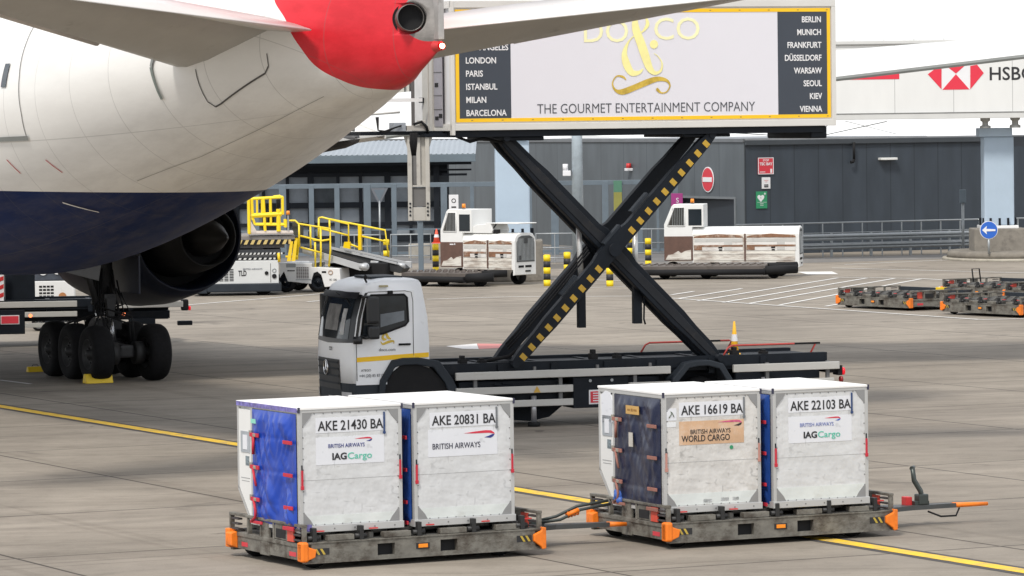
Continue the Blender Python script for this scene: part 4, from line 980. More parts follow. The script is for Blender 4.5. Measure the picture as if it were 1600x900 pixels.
rvo = rv.build('border_fixings', M('fixing_brown', (.35,.22,.05), .6), truck, split=False); absorb(yfo, rvo)
px0, px1 = YX0+.07, YX1-.07
MB().box(px0, px0+1.05, .004, .02, YZ0+.07, YZ1-.07).build('city_panel', cityg, truck)
MB().box(px1-1.05, px1, .004, .02, YZ0+.07, YZ1-.07).build('city_panel', cityg, truck)
MB().box(px0+1.055, px1-1.055, .006, .02, YZ0+.07, YZ1-.07).build('centre_panel', M('panel_pale_lilac', (.74,.73,.77), .4, var=.01), truck)
zz = YZ1-.07
dz = .253
cl = ['MIAMI','NEW YORK','LOS ANGELES','LONDON','PARIS','ISTANBUL','MILAN','BARCELONA']; cr2 = ['BERLIN','MUNICH','FRANKFURT','DÜSSELDORF','WARSAW','SEOUL','KIEV','VIENNA']
for k, (a, b_) in enumerate(zip(cl, cr2)):
    z = YZ0+.085+(7-k)*dz+.035
    text('lettering', a, .165, txtwhite, truck, (px0+.13, .001, z), bold=.018, xs=.86)
    text('lettering', b_, .165, txtwhite, truck, (px1-.12, .001, z), align='RIGHT', bold=.018, xs=.80)
text('lettering', 'THE GOURMET ENTERTAINMENT COMPANY', .27, M('lettering_slate', (.07,.075,.085), .6), truck, (px0+1.58, .001, YZ0+.15), fit=4.55, bold=-.008)
def tx(px, py):   # local x,z on the near side plane of the box from measured sign proportions
    n_ = Vector((-math.sin(TY), math.cos(TY), 0)); u_ = Vector((math.cos(TY), math.sin(TY), 0)); r = ray(px, py)
    t = ((JO-Vector((0,0,CH))).dot(n_))/r.dot(n_); q = Vector((0,0,CH))+r*t; return (q-JO).dot(u_), q.z
goldp = M('brand_pale_glare', (.94,.90,.52), .5, var=.08)  # upper lettering paler still, glare put into its colour
x1_, z1_ = tx(909, 66); x2_, _ = tx(978, 66); text('lettering', 'DO', .62, goldp, truck, (x1_, .001, z1_), fit=x2_-x1_)
x1_, z1_ = tx(1020, 62); x2_, _ = tx(1091, 62); text('lettering', 'CO', .62, goldp, truck, (x1_, .001, z1_), fit=x2_-x1_)
def ribbon(name, pts, mat, par, P, y=-.002, sub=6, wmin=.25):
    # pts: (px,py,width_px) smooth centre line -> flat ribbon
    q = []
    n = len(pts)
    for i in range(n-1):
        p0, p1, p2, p3 = pts[max(i-1,0)], pts[i], pts[i+1], pts[min(i+2,n-1)]
        for j in range(sub):
            t = j/sub; q.append(tuple(.5*((2*p1[k])+(-p0[k]+p2[k])*t+(2*p0[k]-5*p1[k]+4*p2[k]-p3[k])*t*t+(-p0[k]+3*p1[k]-3*p2[k]+p3[k])*t**3) for k in range(3)))
    q.append(pts[-1]); A = []; Bq = []
    for i in range(len(q)):
        a = q[max(i-1,0)]; b = q[min(i+1,len(q)-1)]; dx, dy = b[0]-a[0], b[1]-a[1]; l_ = math.hypot(dx,dy) or 1; w_ = max(wmin, q[i][2])/2
        A.append((q[i][0]-dy/l_*w_, q[i][1]+dx/l_*w_)); Bq.append((q[i][0]+dy/l_*w_, q[i][1]-dx/l_*w_))
    m = MB(); V = [(m.bm.verts.new((P(*a)[0], y, P(*a)[1])), m.bm.verts.new((P(*b)[0], y, P(*b)[1]))) for a, b in zip(A, Bq)]
    for (a, b), (c, e) in zip(V, V[1:]): m.bm.faces.new((a, b, e, c))
    return m.build(name, mat, par)
Z2 = lambda zx, zy, w_: (880+zx/6.0, 10+zy/6.0, w_/6.0)
ribbon('ampersand', [Z2(775,100,14),Z2(790,170,34),Z2(745,235,16),Z2(700,250,8),Z2(620,320,14),Z2(575,430,45),Z2(590,530,70),Z2(640,620,60),Z2(710,620,35),Z2(748,585,8)], gold, truck, tx, -.003)
ribbon('ampersand', [Z2(740,80,10),Z2(680,110,40),Z2(680,210,70),Z2(730,350,80),Z2(770,470,78),Z2(810,580,62),Z2(860,625,35),Z2(915,600,20),Z2(925,530,12),Z2(890,470,7),Z2(850,440,5)], gold, truck, tx, -.006)
m = MB(); cx_, cz_ = tx(*Z2(850,355,0)[:2]); m.cyl((cx_,-.004,cz_),(cx_,0,cz_),.085,n=24); m.build('ampersand_dot', gold, truck)
ribbon('scroll', [Z2(590,690,6),Z2(560,660,20),Z2(500,655,12),Z2(462,720,12),Z2(490,785,24),Z2(560,800,55),Z2(680,755,55),Z2(800,705,55),Z2(890,680,45),Z2(970,695,28),Z2(1000,745,14),Z2(970,800,12),Z2(920,810,14),Z2(885,780,30),Z2(890,765,8)], goldd, truck, tx, -.003)
# front end of the box and the gangway platform beyond it
def yb(px): return (703-px)/63*2.5
MB().box(B0-.03, B0, yb(660), yb(647), BZ0-.05, BZ1-.02, .01).build('end_panel', M('end_panel_white_paint', (.74,.74,.73), .4, dirt=.1), truck)
MB().box(B0-.05, B0-.0, yb(670), yb(661), BZ0-.12, BZ1-.02, .01).box(B0-.04,B0,yb(676),yb(671.5),BZ0-.05,BZ1-.02).build('end_frame', M('end_frame_cream', (.50,.49,.45), .5, var=.1, dirt=.25, dirtcol=(.25,.22,.18)), truck)
MB().box(B0-.012, B0, yb(690), yb(677), BZ0+.05, BZ1-.05).build('end_door', M('end_door_violet_grey', (.30,.29,.32), .5), truck)
MB().box(B0-.012, B0, yb(646.5), yb(640), BZ0, BZ1-.05).build('end_recess', M('end_recess_brown', (.10,.09,.085), .7), truck)
MB().box(B0-.02,B0-.012,yb(684),yb(679),6.62,6.70).box(B0-.02,B0-.012,yb(690),yb(685),6.02,6.10).box(B0-.02,B0-.012,yb(684),yb(679),5.98,6.05).build('end_vent', black, truck)
MB().box(B0-.02,B0-.012,yb(690),yb(677),6.45,6.46).box(B0-.02,B0-.012,yb(690),yb(677),6.18,6.19).box(B0-.02,B0-.012,yb(690),yb(677),6.9,6.91).build('door_joint', seamm, truck)
MB().box(B0-.12,B0-.03,yb(664),yb(661),6.32,6.42).build('end_latch', navy, truck)
gwm = MB().box(-3.3,B0-.0,.55,2.2,5.70,5.77).box(-2.1,B0,.3,.55,5.66,5.72); gwm.build('gangway_floor', navy, truck)
MB().box(-2.95,-1.85,1.15,1.2,6.34,6.41).build('gangway_rail', whitec, truck)
MB().tube([(-3.6,1.2,5.78),(-2.75,1.2,6.38)],.035).tube([(-3.25,1.2,5.78),(-3.22,1.2,6.1)],.03).tube([(-3.3,1.2,6.08),(-2.3,1.2,6.14)],.02).build('gangway_brace', M('brace_cream', (.6,.59,.55), .5), truck)
MB().box(-2.65,-2.40,.5,.8,5.77,5.94,.01).build('junction_box', M('box_blue_grey', (.33,.36,.40), .5), truck)
MB().box(-2.38,-1.98,.5,.9,5.78,5.88,.01).box(-2.12,-2.0,.5,.7,5.88,5.98,.01).build('equipment_box', M('equipment_cream', (.48,.46,.42), .5, var=.2), truck)
cb2_ = MB()
for q_ in range(3): cb2_.tube([(-3.0+.02*q_,.5,6.05),(-2.98,.45,5.80),(-2.85,.42,5.74+q_*.02),(-2.65,.45,5.84),(-2.5,.48,5.88)],.016,6)
for q_ in range(5): cb2_.tube([(-2.32+.03*q_,.45,5.74),(-2.34+.03*q_,.42,5.55),(-2.30+.012*q_,.42,5.30)],.022,6)
cb2_.tube([(-2.25,.5,5.9),(-2.1,.45,5.95),(-2.0,.45,5.85),(-1.95,.5,5.72)],.03,6).build('gangway_cable', black, truck)
# platform under the box
pf = MB(); pf.box(B0+.05, B1-.25, .05, 2.45, BZ0-.16, BZ0-.035, .01); pf.box(-.55, .3, .15, 2.35, BZ0-.24, BZ0-.16, .02); pf.box(3.2, 4.2, .15, 2.35, BZ0-.22, BZ0-.16, .02); pf.box(B1-.5, B1-.15, .1, 2.4, BZ0-.28, BZ0-.03, .04)
pf.build('lift_platform', navy, truck)
MB().tube([(-1.55,.3,BZ0-.1),(-1.2,.2,BZ0-.25),(-.9,.3,BZ0-.18),(-.5,.3,BZ0-.28)],.03,6).build('platform_hose', black, truck)

# cab -------------------------------------------------------------
cabp = bpy.data.objects.new('cab', None); COL.objects.link(cabp); cabp.parent = truck
cabw = M('cab_white', (.86,.87,.885), .3, var=.03, dirt=.14, dirtcol=(.5,.48,.45))
CX1 = -2.12
def front(y, z):      # x of the cab front at height z, y across
    pr = [(.5,-3.78),(.95,-3.80),(1.35,-3.82),(1.75,-3.80),(2.2,-3.73),(2.6,-3.62),(2.78,-3.53),(2.88,-3.38),(2.95,-3.0)]
    for (z0,x0),(z1,x1) in zip(pr, pr[1:]):
        if z <= z1: break
    t = (z-z0)/(z1-z0); x = x0+(x1-x0)*t; u = abs(y-1.25)/1.15
    return x+.08*u**2+.10*u**7
def cring(z, xb, ins=0.0):
    pts = []
    n = 22
    for i in range(n+1):
        u = -1+2*i/n; u = math.copysign(abs(u)**.75, u) if abs(u) < 1 else u
        y = 1.25+u*(1.15-ins); pts.append((front(y, z)+ins*.3, y, z))
    pts += [(xb+.0, 2.4-ins, z), (xb+.0, .1+ins, z)]
    return pts
zs = [(.60,CX1,0),(.95,CX1,0),(1.35,CX1,0),(1.75,CX1,0),(2.2,CX1-.03,.0),(2.6,CX1-.10,.01),(2.78,CX1-.13,.02),(2.86,CX1-.15,.04),(2.91,CX1-.18,.09),(2.94,CX1-.26,.22),(2.95,CX1-.5,.6)]
cb_ = MB()
# leave the front wheel arch open: lower ring stops at z=.95 behind the door
cb_.loft([cring(z, xb, i) for z, xb, i in zs[1:]])
cb_.build('cab_shell', cabw, cabp)
lo = MB(); lo.loft([[(x if x < -3.1 else -3.1, y, z) for x,y,z in cring(z, -3.1)] for z in (.45,.70,.95)], smooth=False); lo.build('bumper', dgrey, cabp, bev=.02)
MB().box(-3.60,-2.98,.088,.12,.92,1.0).build('door_lower', cabw, cabp)
fender(-2.55, .72, .62, 1.0, 1.42, .03, .5).build('front_fender', dgrey, cabp, bev=.02)
fender(-2.55, .72, .62, .86, 1.42, 2.0, 2.47).build('front_fender', dgrey, cabp, bev=.02)
def fpatch(name, y0, y1, zf0, zf1, mat, off=.012, ny=16, nz=10, par=None):
    m = MB()
    for i in range(ny):
        for j in range(nz):
            def q(ii, jj):
                y = y0+(y1-y0)*ii/ny; a_, b_ = zf0(y), zf1(y); z = a_+(b_-a_)*jj/nz; return (front(y,z)-off, y, z)
            m.quad(q(i,j), q(i+1,j), q(i+1,j+1), q(i,j+1))
    for f in m.bm.faces: f.smooth = True
    bmesh.ops.remove_doubles(m.bm, verts=m.bm.verts, dist=.0005)
    return m.build(name, mat, par or cabp)
fpatch('windscreen_surround', .115, 2.385, lambda y: 1.70+.03*abs(y-1.25), lambda y: 2.70-.04*abs(y-1.25)**2, M('screen_black', (.008,.009,.010), .3), .008)
fpatch('windscreen', .25, 2.25, lambda y: 1.80, lambda y: 2.58, glass, .014)
fpatch('sun_visor', .14, 2.36, lambda y: 2.58, lambda y: 2.70, M('visor_black', (.02,.02,.022), .35), .07, 16, 3)
fpatch('windscreen_reflection', .75, 1.55, lambda y: 1.95, lambda y: 2.45, M('windscreen_reflection_grey', (.16,.155,.15), .4, var=.7, scale=4), .016, 8, 6)  # grey patch paints a reflection onto the windscreen
fpatch('driver_papers', .42, .60, lambda y: 1.88, lambda y: 2.38, M('paper_pale', (.45,.45,.45), .4, var=.3, scale=6), .017, 4, 4)
fpatch('grille', .55, 1.95, lambda y: .82, lambda y: 1.40, M('grille_dark', (.02,.022,.026), .5, var=.2), .014)
gl_ = MB()
for z in (.92,1.06,1.2,1.32): fpatch('grille_bar', .6, 1.9, lambda y, z=z: z, lambda y, z=z: z+.035, dgrey, .03, 14, 1)
chrome = M('chrome', (.7,.7,.72), .15, 1.0, var=.01)
MB().torus((front(1.25,1.22)-.045,1.25,1.22),(1,0,0),.135,.014,32,8).cyl((front(1.25,1.2)-.04,1.25,1.22),(front(1.25,1.2)-.05,1.25,1.36),.02,.005,8).cyl((front(1.25,1.2)-.04,1.25,1.22),(front(1.25,1.2)-.05,1.13,1.15),.02,.005,8).cyl((front(1.25,1.2)-.04,1.25,1.22),(front(1.25,1.2)-.05,1.37,1.15),.02,.005,8).build('front_badge', chrome, cabp)
fpatch('headlight', .16, .5, lambda y: .62, lambda y: .78, M('headlamp_glass', (.5,.5,.52), .1), .02, 6, 3); fpatch('headlight', 2.0, 2.34, lambda y: .62, lambda y: .78, M('headlamp_glass', (.5,.5,.52), .1), .02, 6, 3)
fpatch('number_plate', .72, 1.22, lambda y: .56, lambda y: .68, plate, .03, 6, 2)
# side parts (near side plane y = .1)
YS = .1
MB().prism([(-3.585,1.0),(-3.60,1.7),(-3.52,2.2),(-3.42,2.6),(-3.36,2.70),(-3.30,2.72),(-2.42,2.72),(-2.42,1.0)],'y',YS-.006,YS+.002).build('door', cabw, cabp)
MB().prism([(-3.62,1.71),(-3.57,1.71),(-3.49,2.2),(-3.39,2.60),(-3.34,2.69),(-3.39,2.69),(-3.45,2.6),(-3.55,2.2)],'y',YS-.010,YS+.004).build('pillar_cover', M('screen_black', (.008,.009,.010), .3), cabp)
MB().prism([(-3.12,.60),(-3.08,.85),(-2.92,1.12),(-2.70,1.28),(-2.40,1.30),(-2.10,1.20),(-1.85,.95),(-1.70,.62)],'y',YS-.009,2.40).build('wheel_arch_liner', black, cabp)
def loopseam(pts, y, r, par, mat=seamm): return MB().tube([(x,y,z) for x,z in pts], r, 6).build('door_seam', mat, par)
loopseam([(-3.58,1.0),(-3.59,1.7),(-3.50,2.25),(-3.41,2.6),(-3.34,2.70),(-2.6,2.71),(-2.47,2.68),(-2.44,2.5),(-2.44,1.46)], YS-.007, .007, cabp)
wpts = [(-3.49,1.84),(-3.43,2.28),(-3.35,2.58),(-3.28,2.64),(-2.62,2.64),(-2.56,2.58),(-2.54,2.12),(-2.60,2.05),(-3.05,1.90)]
MB().prism(wpts, 'y', YS-.018, YS-.006).build('side_window', M('side_glass', (.025,.032,.038), .05, var=.5, scale=.9), cabp)
MB().tube([(x,YS-.016,z) for x,z in wpts+[wpts[0]]], .022, 6).build('window_seal', black, cabp)
MB().prism([(-3.1,2.02),(-2.62,2.14),(-2.62,2.33),(-3.1,2.27)],'y',YS-.020,YS-.0185).build('window_reflection_panel', M('window_reflection_grey', (.16,.18,.20), .4, var=.3), cabp)  # grey panel painted as a reflection on the side window
MB().box(-3.36,-3.24,YS-.022,YS-.018,2.3,2.62).build('pillar_trim', M('screen_black', (.012,.013,.015), .25), cabp)
MB().box(-2.74,-2.50,YS-.035,YS-.006,1.66,1.70,.008).build('door_handle', black, cabp)
MB().box(-2.95,-2.85,YS-.05,YS-.006,2.62,2.72,.01).build('window_clip', black, cabp)
yst = MB(); yst.prism([(-3.585,1.36),(-3.585,1.45),(-2.43,1.50),(-2.43,1.41)],'y',YS-.012,YS-.0065); yst.build('yellow_stripe', stripey, cabp)
MB().prism([(-2.425,1.41),(-2.425,1.50),(-2.13,1.51),(-2.13,1.42)],'y',YS-.009,YS-.003).build('yellow_stripe', stripey, cabp)
text('lettering', 'doco.com', .085, M('lettering_slate', (.07,.075,.085), .6), cabp, (-3.14, YS-.01, 1.56), fit=.33)
text('lettering', 'ATEGO', .06, txtblack, cabp, (-3.50, YS-.01, 1.18), fit=.2)
text('lettering', '+44 (20) 85 87 00-00', .08, M('lettering_slate', (.07,.075,.085), .6), cabp, (-3.54, YS-.01, 1.07), fit=.60)
def lm_(zx, zy, w_): return (zx, zy, w_)
def lp_(x, y): return (-3.13+x*.30, 1.69+y*.36)
ribbon('door_logo', [(.55,1,.04),(.45,.8,.13),(.5,.55,.16),(.62,.35,.16),(.8,.28,.06)], goldd, cabp, lp_, YS-.010, wmin=.01)
ribbon('door_logo', [(.45,.62,.05),(.25,.42,.14),(.3,.28,.16),(.5,.27,.06)], goldd, cabp, lp_, YS-.012, wmin=.01)
ribbon('door_logo', [(.1,.16,.04),(.25,.02,.10),(.6,.12,.14),(.95,.16,.10),(.98,.02,.03)], goldd, cabp, lp_, YS-.014, wmin=.01)
mi = MB(); mi.box(-3.42,-3.18,-.14,.02,2.10,2.62,.05); mi.box(-3.40,-3.18,-.16,.02,1.80,2.06,.05); mi.cyl((-3.6,-.05,1.72),(-3.6,-.05,1.86),.09,n=14)
mi.tube([(-3.45,.08,2.6),(-3.5,-.05,2.62),(-3.35,-.08,2.62)],.025).tube([(-3.5,.08,1.85),(-3.45,-.05,1.83),(-3.3,-.1,1.85)],.03)
mi.build('mirror', M('mirror_black', (.015,.016,.018), .4), cabp)
mi = MB(); mi.box(-3.55,-3.3,2.52,2.7,2.05,2.6,.05).box(-3.5,-3.3,2.52,2.7,1.78,2.0,.05); mi.build('mirror', M('mirror_black', (.015,.016,.018), .4), cabp)
MB().box(-3.12,-2.94,.06,.11,2.79,2.83,.01).build('marker_light', M('marker_lens', (.4,.35,.2), .3), cabp)
MB().box(-3.1,-2.45,.7,1.8,2.93,2.975,.02).build('roof_hatch', dgrey, cabp)
MB().tube([(-3.3,.3,2.88),(-3.35,.28,2.97),(-3.32,.3,3.02)],.02).sphere((-3.32,.3,2.98),.04,6).build('roof_aerial', black, cabp)
MB().tube([(front(.2,2.5)-.02,.16,2.3),(front(.5,2.6)-.06,.5,2.55),(front(1.1,2.66)-.08,1.1,2.67)],.012).build('wiper', black, cabp)
MB().box(-2.1,-1.75,.3,2.2,.9,1.15,.03).build('cab_rear_mount', navy, cabp)
text('lettering', '1273', .10, txtblack, cabp, (front(.95,1.6)-.02, 1.15, 1.56), rot=(math.pi/2,0,-math.pi/2))
lens = MB(); 
cn = cone((0,0,0), M('cone_yellow', (.9,.48,.02), .5, var=.05), 'tall yellow cone with a white band standing on the truck rear deck', .68)
for c_ in cn.children: c_.scale = (.6, .6, 1)
cn.location = JO+Vector((4.62*math.cos(TY)-1.1*math.sin(TY), 4.62*math.sin(TY)+1.1*math.cos(TY), 1.20))

# second service truck behind the landing gear
t2o = at(306, 480, 116.0)
tr2 = thing('service_truck', 'dark flat service truck with pale side rails parked behind the main landing gear', 'truck', (t2o.x-9.6, 116.0-9.6*math.sin(R(8)), 0), R(8))
chassis(tr2, 1.0, 9.0)
for (x0, x1, z0, z1) in ((1.0,6.5,1.06,1.22),(7.2,9.35,1.0,1.16),(5.1,6.5,.80,.94),(3.2,4.2,.72,.86),(5.1,6.4,.52,.64)):
    MB().box(x0,x1,-.02,.06,z0,z1,.01).build('side_rail', alum, tr2)
MB().box(4.2,5.1,.02,.7,.35,1.0,.02).box(7.6,9.0,.2,2.2,.7,.9).box(7.9,8.6,.05,.5,.55,.7).box(9.2,9.6,.05,.3,.5,.62,.02).build('underbody_boxes', navy, tr2)
pp = MB().box(4.45,4.95,.0,.02,.62,.86).build('warning_placard', swhite, tr2); MB().box(4.47,4.93,-.006,.0,.64,.84).build('placard_face', sred, pp)
MB().cyl((5.25,-.03,.84),(5.25,-.0,.84),.05,n=12).cyl((7.75,.0,.84),(7.75,.03,.84),.05,n=12).build('side_lamp', M('amber_lit', (1,.25,.1), .3, em=1.2), tr2)
MB().box(9.3,9.5,.0,.25,.9,1.2,.04).build('tail_bracket', black, tr2); MB().cyl((9.5,.1,.96),(9.56,.1,.96),.06,n=14).build('tail_light', lensr, tr2)
for wx in (2.3, 7.2):
    for y, sd_ in ((.2,-1),(2.1,1)): wheel_parts(tr2, wx, y, .42, .26, rimg, side=sd_)
MB().box(3.85,4.0,.1,.2,1.2,2.3).build('upright', swhite, tr2)
mk = MB().box(4.25,4.55,.1,.14,1.25,2.3).build('marker_board', swhite, tr2)
m_ = MB()
for k in range(5): m_.prism([(4.25,1.25+k*.22),(4.55,1.25+k*.22+.12),(4.55,1.36+k*.22+.12),(4.25,1.36+k*.22)], 'y', .092,.1)
m_.build('red_chevrons', redp, mk)
MB().box(4.6,5.4,.5,2.0,1.2,2.4,.03).box(1.0,3.9,.4,2.1,1.25,1.5,.03).build('equipment_housing', navy, tr2)

def gse_grille(m, x0, x1, z0, z1, y, nx, nz):
    for i in range(nx):
        for j in range(nz):
            a = x0+(x1-x0)*i/nx; b = x0+(x1-x0)*(i+.8)/nx; c = z0+(z1-z0)*j/nz; e = z0+(z1-z0)*(j+.6)/nz; m.box(a,b,y-.006,y,c,e)
    return m
go = at(46, 460, 124.0)
gp2 = thing('ground_power_unit', 'white ground power cabinet with a square louvre grille behind the service truck', 'generator', (go.x, 124, 0), R(5))
MB().box(0,1.3,0,1.8,.35,1.45,.03).build('body', white, gp2); MB().box(.15,1.1,.0,1.8,1.45,1.95,.03).box(.05,1.25,.1,1.7,.18,.35).build('upper_housing', M('housing_dark', (.06,.07,.09), .5, var=.4, scale=4), gp2)
gse_grille(MB(), .28,.72,.5,1.35,0,4,9).build('louvres', black, gp2); MB().cyl((.95,-.03,1.0),(.95,0,1.0),.11,n=16).build('orange_lamp', M('orange_brown', (.45,.2,.08), .4), gp2)
MB().cyl((.4,-.03,1.75),(.4,0,1.75),.14,n=16).cyl((.8,-.03,1.75),(.8,0,1.75),.12,n=16).build('gauges', swhite, gp2)
for x in (.25,1.0): wheel_parts(gp2, x, .1, .2, .12, rimg)
# ------------------------------------------------------------------ dollies and cargo containers
CW, CD, CZ = 1.534, 2.007, 1.67
dsteel = M('dolly_steel_grey', (.19,.18,.155), .6, .25, var=.30, scale=4, dirt=.62, dirtcol=(.060,.045,.033), stretch=(1,1,1.6), dscale=1.5)
dsteel2 = M('dolly_deck_dark', (.085,.082,.075), .6, .3, var=.3, scale=5, dirt=.4, dirtcol=(.04,.03,.02))
hazy = M('hazard_paint_yellow', (.50,.36,.05), .6, dirt=.5)
DL, DY0, DY1, DZ0, DZ1 = 3.58, -.15, 2.30, .13, .42
def build_dolly(name, label, grp, loaded=True):
    d = thing(name, label, 'cargo dolly', (0,0,0), 0, grp)
    # side beams with fork pockets
    for ys in (0, 1):
        ya, yb = (DY0, DY0+.09) if ys == 0 else (DY1-.09, DY1)
        m = MB()
        segs = [(0,1.08),(1.34,2.03),(2.29,DL)]
        for a, b in segs: m.box(a, b, ya, yb, .14, .30)
        m.box(0, DL, ya, yb, .30, .355); m.box(0, DL, ya, yb, .10, .14); m.box(0, DL, ya-.012 if ys == 0 else ya, yb if ys == 0 else yb+.012, .355, .37); m.box(0, DL, ya-.02 if ys==0 else ya, yb, .085,.10)
        m.build('side_beam', dsteel, d)
    m = MB(); m.box(1.08,1.34,DY0+.09,DY0+.3,.12,.32).box(2.03,2.29,DY0+.09,DY0+.3,.12,.32); m.build('fork_pocket', dk, d)
    # end beams and end gates
    for xe, sg_ in ((0,-1),(DL,1)):
        x0, x1 = (xe-.0, xe+.09) if sg_ < 0 else (xe-.09, xe)
        m = MB(); m.box(x0, x1, DY0, DY1, .12, .29); m.box(x0-.015, x1+.015, DY0, DY1, .29, .35, .01); m.build('end_beam', dsteel, d)
        gx0, gx1 = (xe-.03, xe+.05) if sg_ < 0 else (xe-.05, xe+.03)
        m = MB(); m.box(gx0, gx1, DY0+.02, DY1-.02, .57, .61, .008)
        for yy in (DY0+.02, DY0+.52, DY0+.95, 1.22, 1.65, DY1-.06): m.box(gx0+.01, gx1-.01, yy, yy+.045, .35, .57)
        m.box(gx0+.02, gx1-.02, 1.0, 1.3, .10, .60, .01); m.prism([(DY0+.50,.36),(DY0+.98,.36),(DY0+.92,.58),(DY0+.56,.58)], 'x', gx0+.02, gx0+.04); m.build('end_gate', dsteel, d)
        m = MB(); m.box(gx0+.015, gx1-.015, DY0+.55, DY0+.90, .38, .50); m.build('gate_opening', dk, d)
        m = MB(); m.box(gx0, gx0+.02, DY0+.30, DY0+.50, .36, .56).build('red_plate', M('plate_red', (.60,.07,.04), .5, var=.15, dirt=.2), d)
        m = MB()
        for yy in (DY0+.06, 1.95):
            for k in range(3): m.box(gx0-.01, gx0+.06, yy, yy+.22, .38+k*.07, .405+k*.07, .005)
        m.build('buffer', M('buffer_dark', (.05,.04,.04), .6, var=.3), d)
        for yy in ((DY0+.28, DY0+.50),(1.72,1.92)): MB().box(xe-.004 if sg_ < 0 else xe, xe if sg_ < 0 else xe+.004, yy[0], yy[1], .16, .22).build('reflector', M('reflector_red', (.60,.04,.06), .3), d)
    # deck
    m = MB(); m.box(.09, DL-.09, DY0+.09, DY1-.09, .33, .38)
    m.build('deck_plate', dsteel2, d)
    m = MB()
    for k in range(9):
        x = .22+k*.39; m.box(x, x+.06, DY0+.09, DY1-.09, .38, .455)
    for k in range(8):
        x = .25+k*.39
        for j in range(6): m.cyl((x+.06, DY0+.25+j*.36, .455), (x+.30, DY0+.25+j*.36, .455), .035, n=10)
    m.build('roller_deck', dsteel2, d)
    m = MB()
    for k in range(4): m.box(.35+k*.85, .35+k*.85+.40, DY0+.03, DY0+.16, .375, .45, .006)
    m.build('edge_roller', dsteel, d)
    m = MB()
    for x in (.15,.85,1.72,2.55,3.3):
        m.box(x-.03, x+.03, DY0+.0, DY0+.10, .37, .56, .008); m.cyl((x-.09,DY0+.05,.42),(x+.09,DY0+.05,.42),.035,n=10)
    m.build('container_lock', M('lock_black', (.03,.03,.03), .5, .3), d)
    m = MB()
    for x in (.2,1.0,1.85,2.7,3.35): m.box(x, x+.12, DY0+.06, DY0+.10, .50, .515)
    m.build('lock_lever', redp, d)
    m = MB()
    m.prism([(-.07,.12),(-.02,.11),(.14,.17),(.16,.27),(.05,.31),(-.0,.38),(-.07,.37)], 'y', DY0-.035, DY0+.10)
    m.prism([(DL-.13,.20),(DL-.02,.12),(DL+.0,.08),(DL+.06,.09),(DL+.06,.38),(DL+.0,.39),(DL-.01,.34),(DL-.13,.29)], 'y', DY0-.045, DY0+.08)
    m.box(-.07,.04,DY0-.05,DY0+.10,.11,.38,.03)
    m.build('corner_bumper', orange, d, bev=.012)
    MB().prism([(-.06,.12),(.04,.12),(.04,.38),(-.06,.38)], 'y', DY1-.1, DY1+.05).prism([(-.10,.16),(-.0,.12),(-.0,.36),(-.10,.33)], 'y', DY1-.25, DY1-.05).build('corner_bumper', orange, d, bev=.012)
    m = MB()
    for x in (.19,.27): m.prism([(x,.20),(x+.035,.20),(x-.015,.28),(x-.05,.28)], 'y', DY0-.004, DY0)
    for x in (DL-.28,DL-.20): m.prism([(x,.20),(x+.035,.20),(x-.015,.28),(x-.05,.28)], 'y', DY0-.004, DY0)
    m.build('hazard_stripes', hazy, d)
    MB().box(.15,.36,DY0-.002,DY0,.195,.285).box(DL-.38,DL-.15,DY0-.002,DY0,.195,.285).build('hazard_ground', txtblack, d)
    a_ = MB().box(1.66,1.86,DY0-.006,DY0,.195,.275).build('side_marker', txtblack, d); MB().box(1.69,1.83,DY0-.02,DY0-.006,.21,.262,.004).build('marker_lens', amber, a_)
    for wx in (.42, 2.95):
        for wy, sd_ in ((.05,-1),(1.9,1)): wheel_parts(d, wx-.18 if wx < 1 else wx+.1, wy+.05, .20, .16, rimg, side=sd_)
    MB().box(.35,.5,.1,2.0,.16,.24).box(2.88,3.02,.1,2.0,.16,.24).box(.3,3.3,.6,.75,.2,.33).box(.3,3.3,1.5,1.65,.2,.33).build('axle_beam', dsteel2, d)
    # drawbar at the right end
    return d
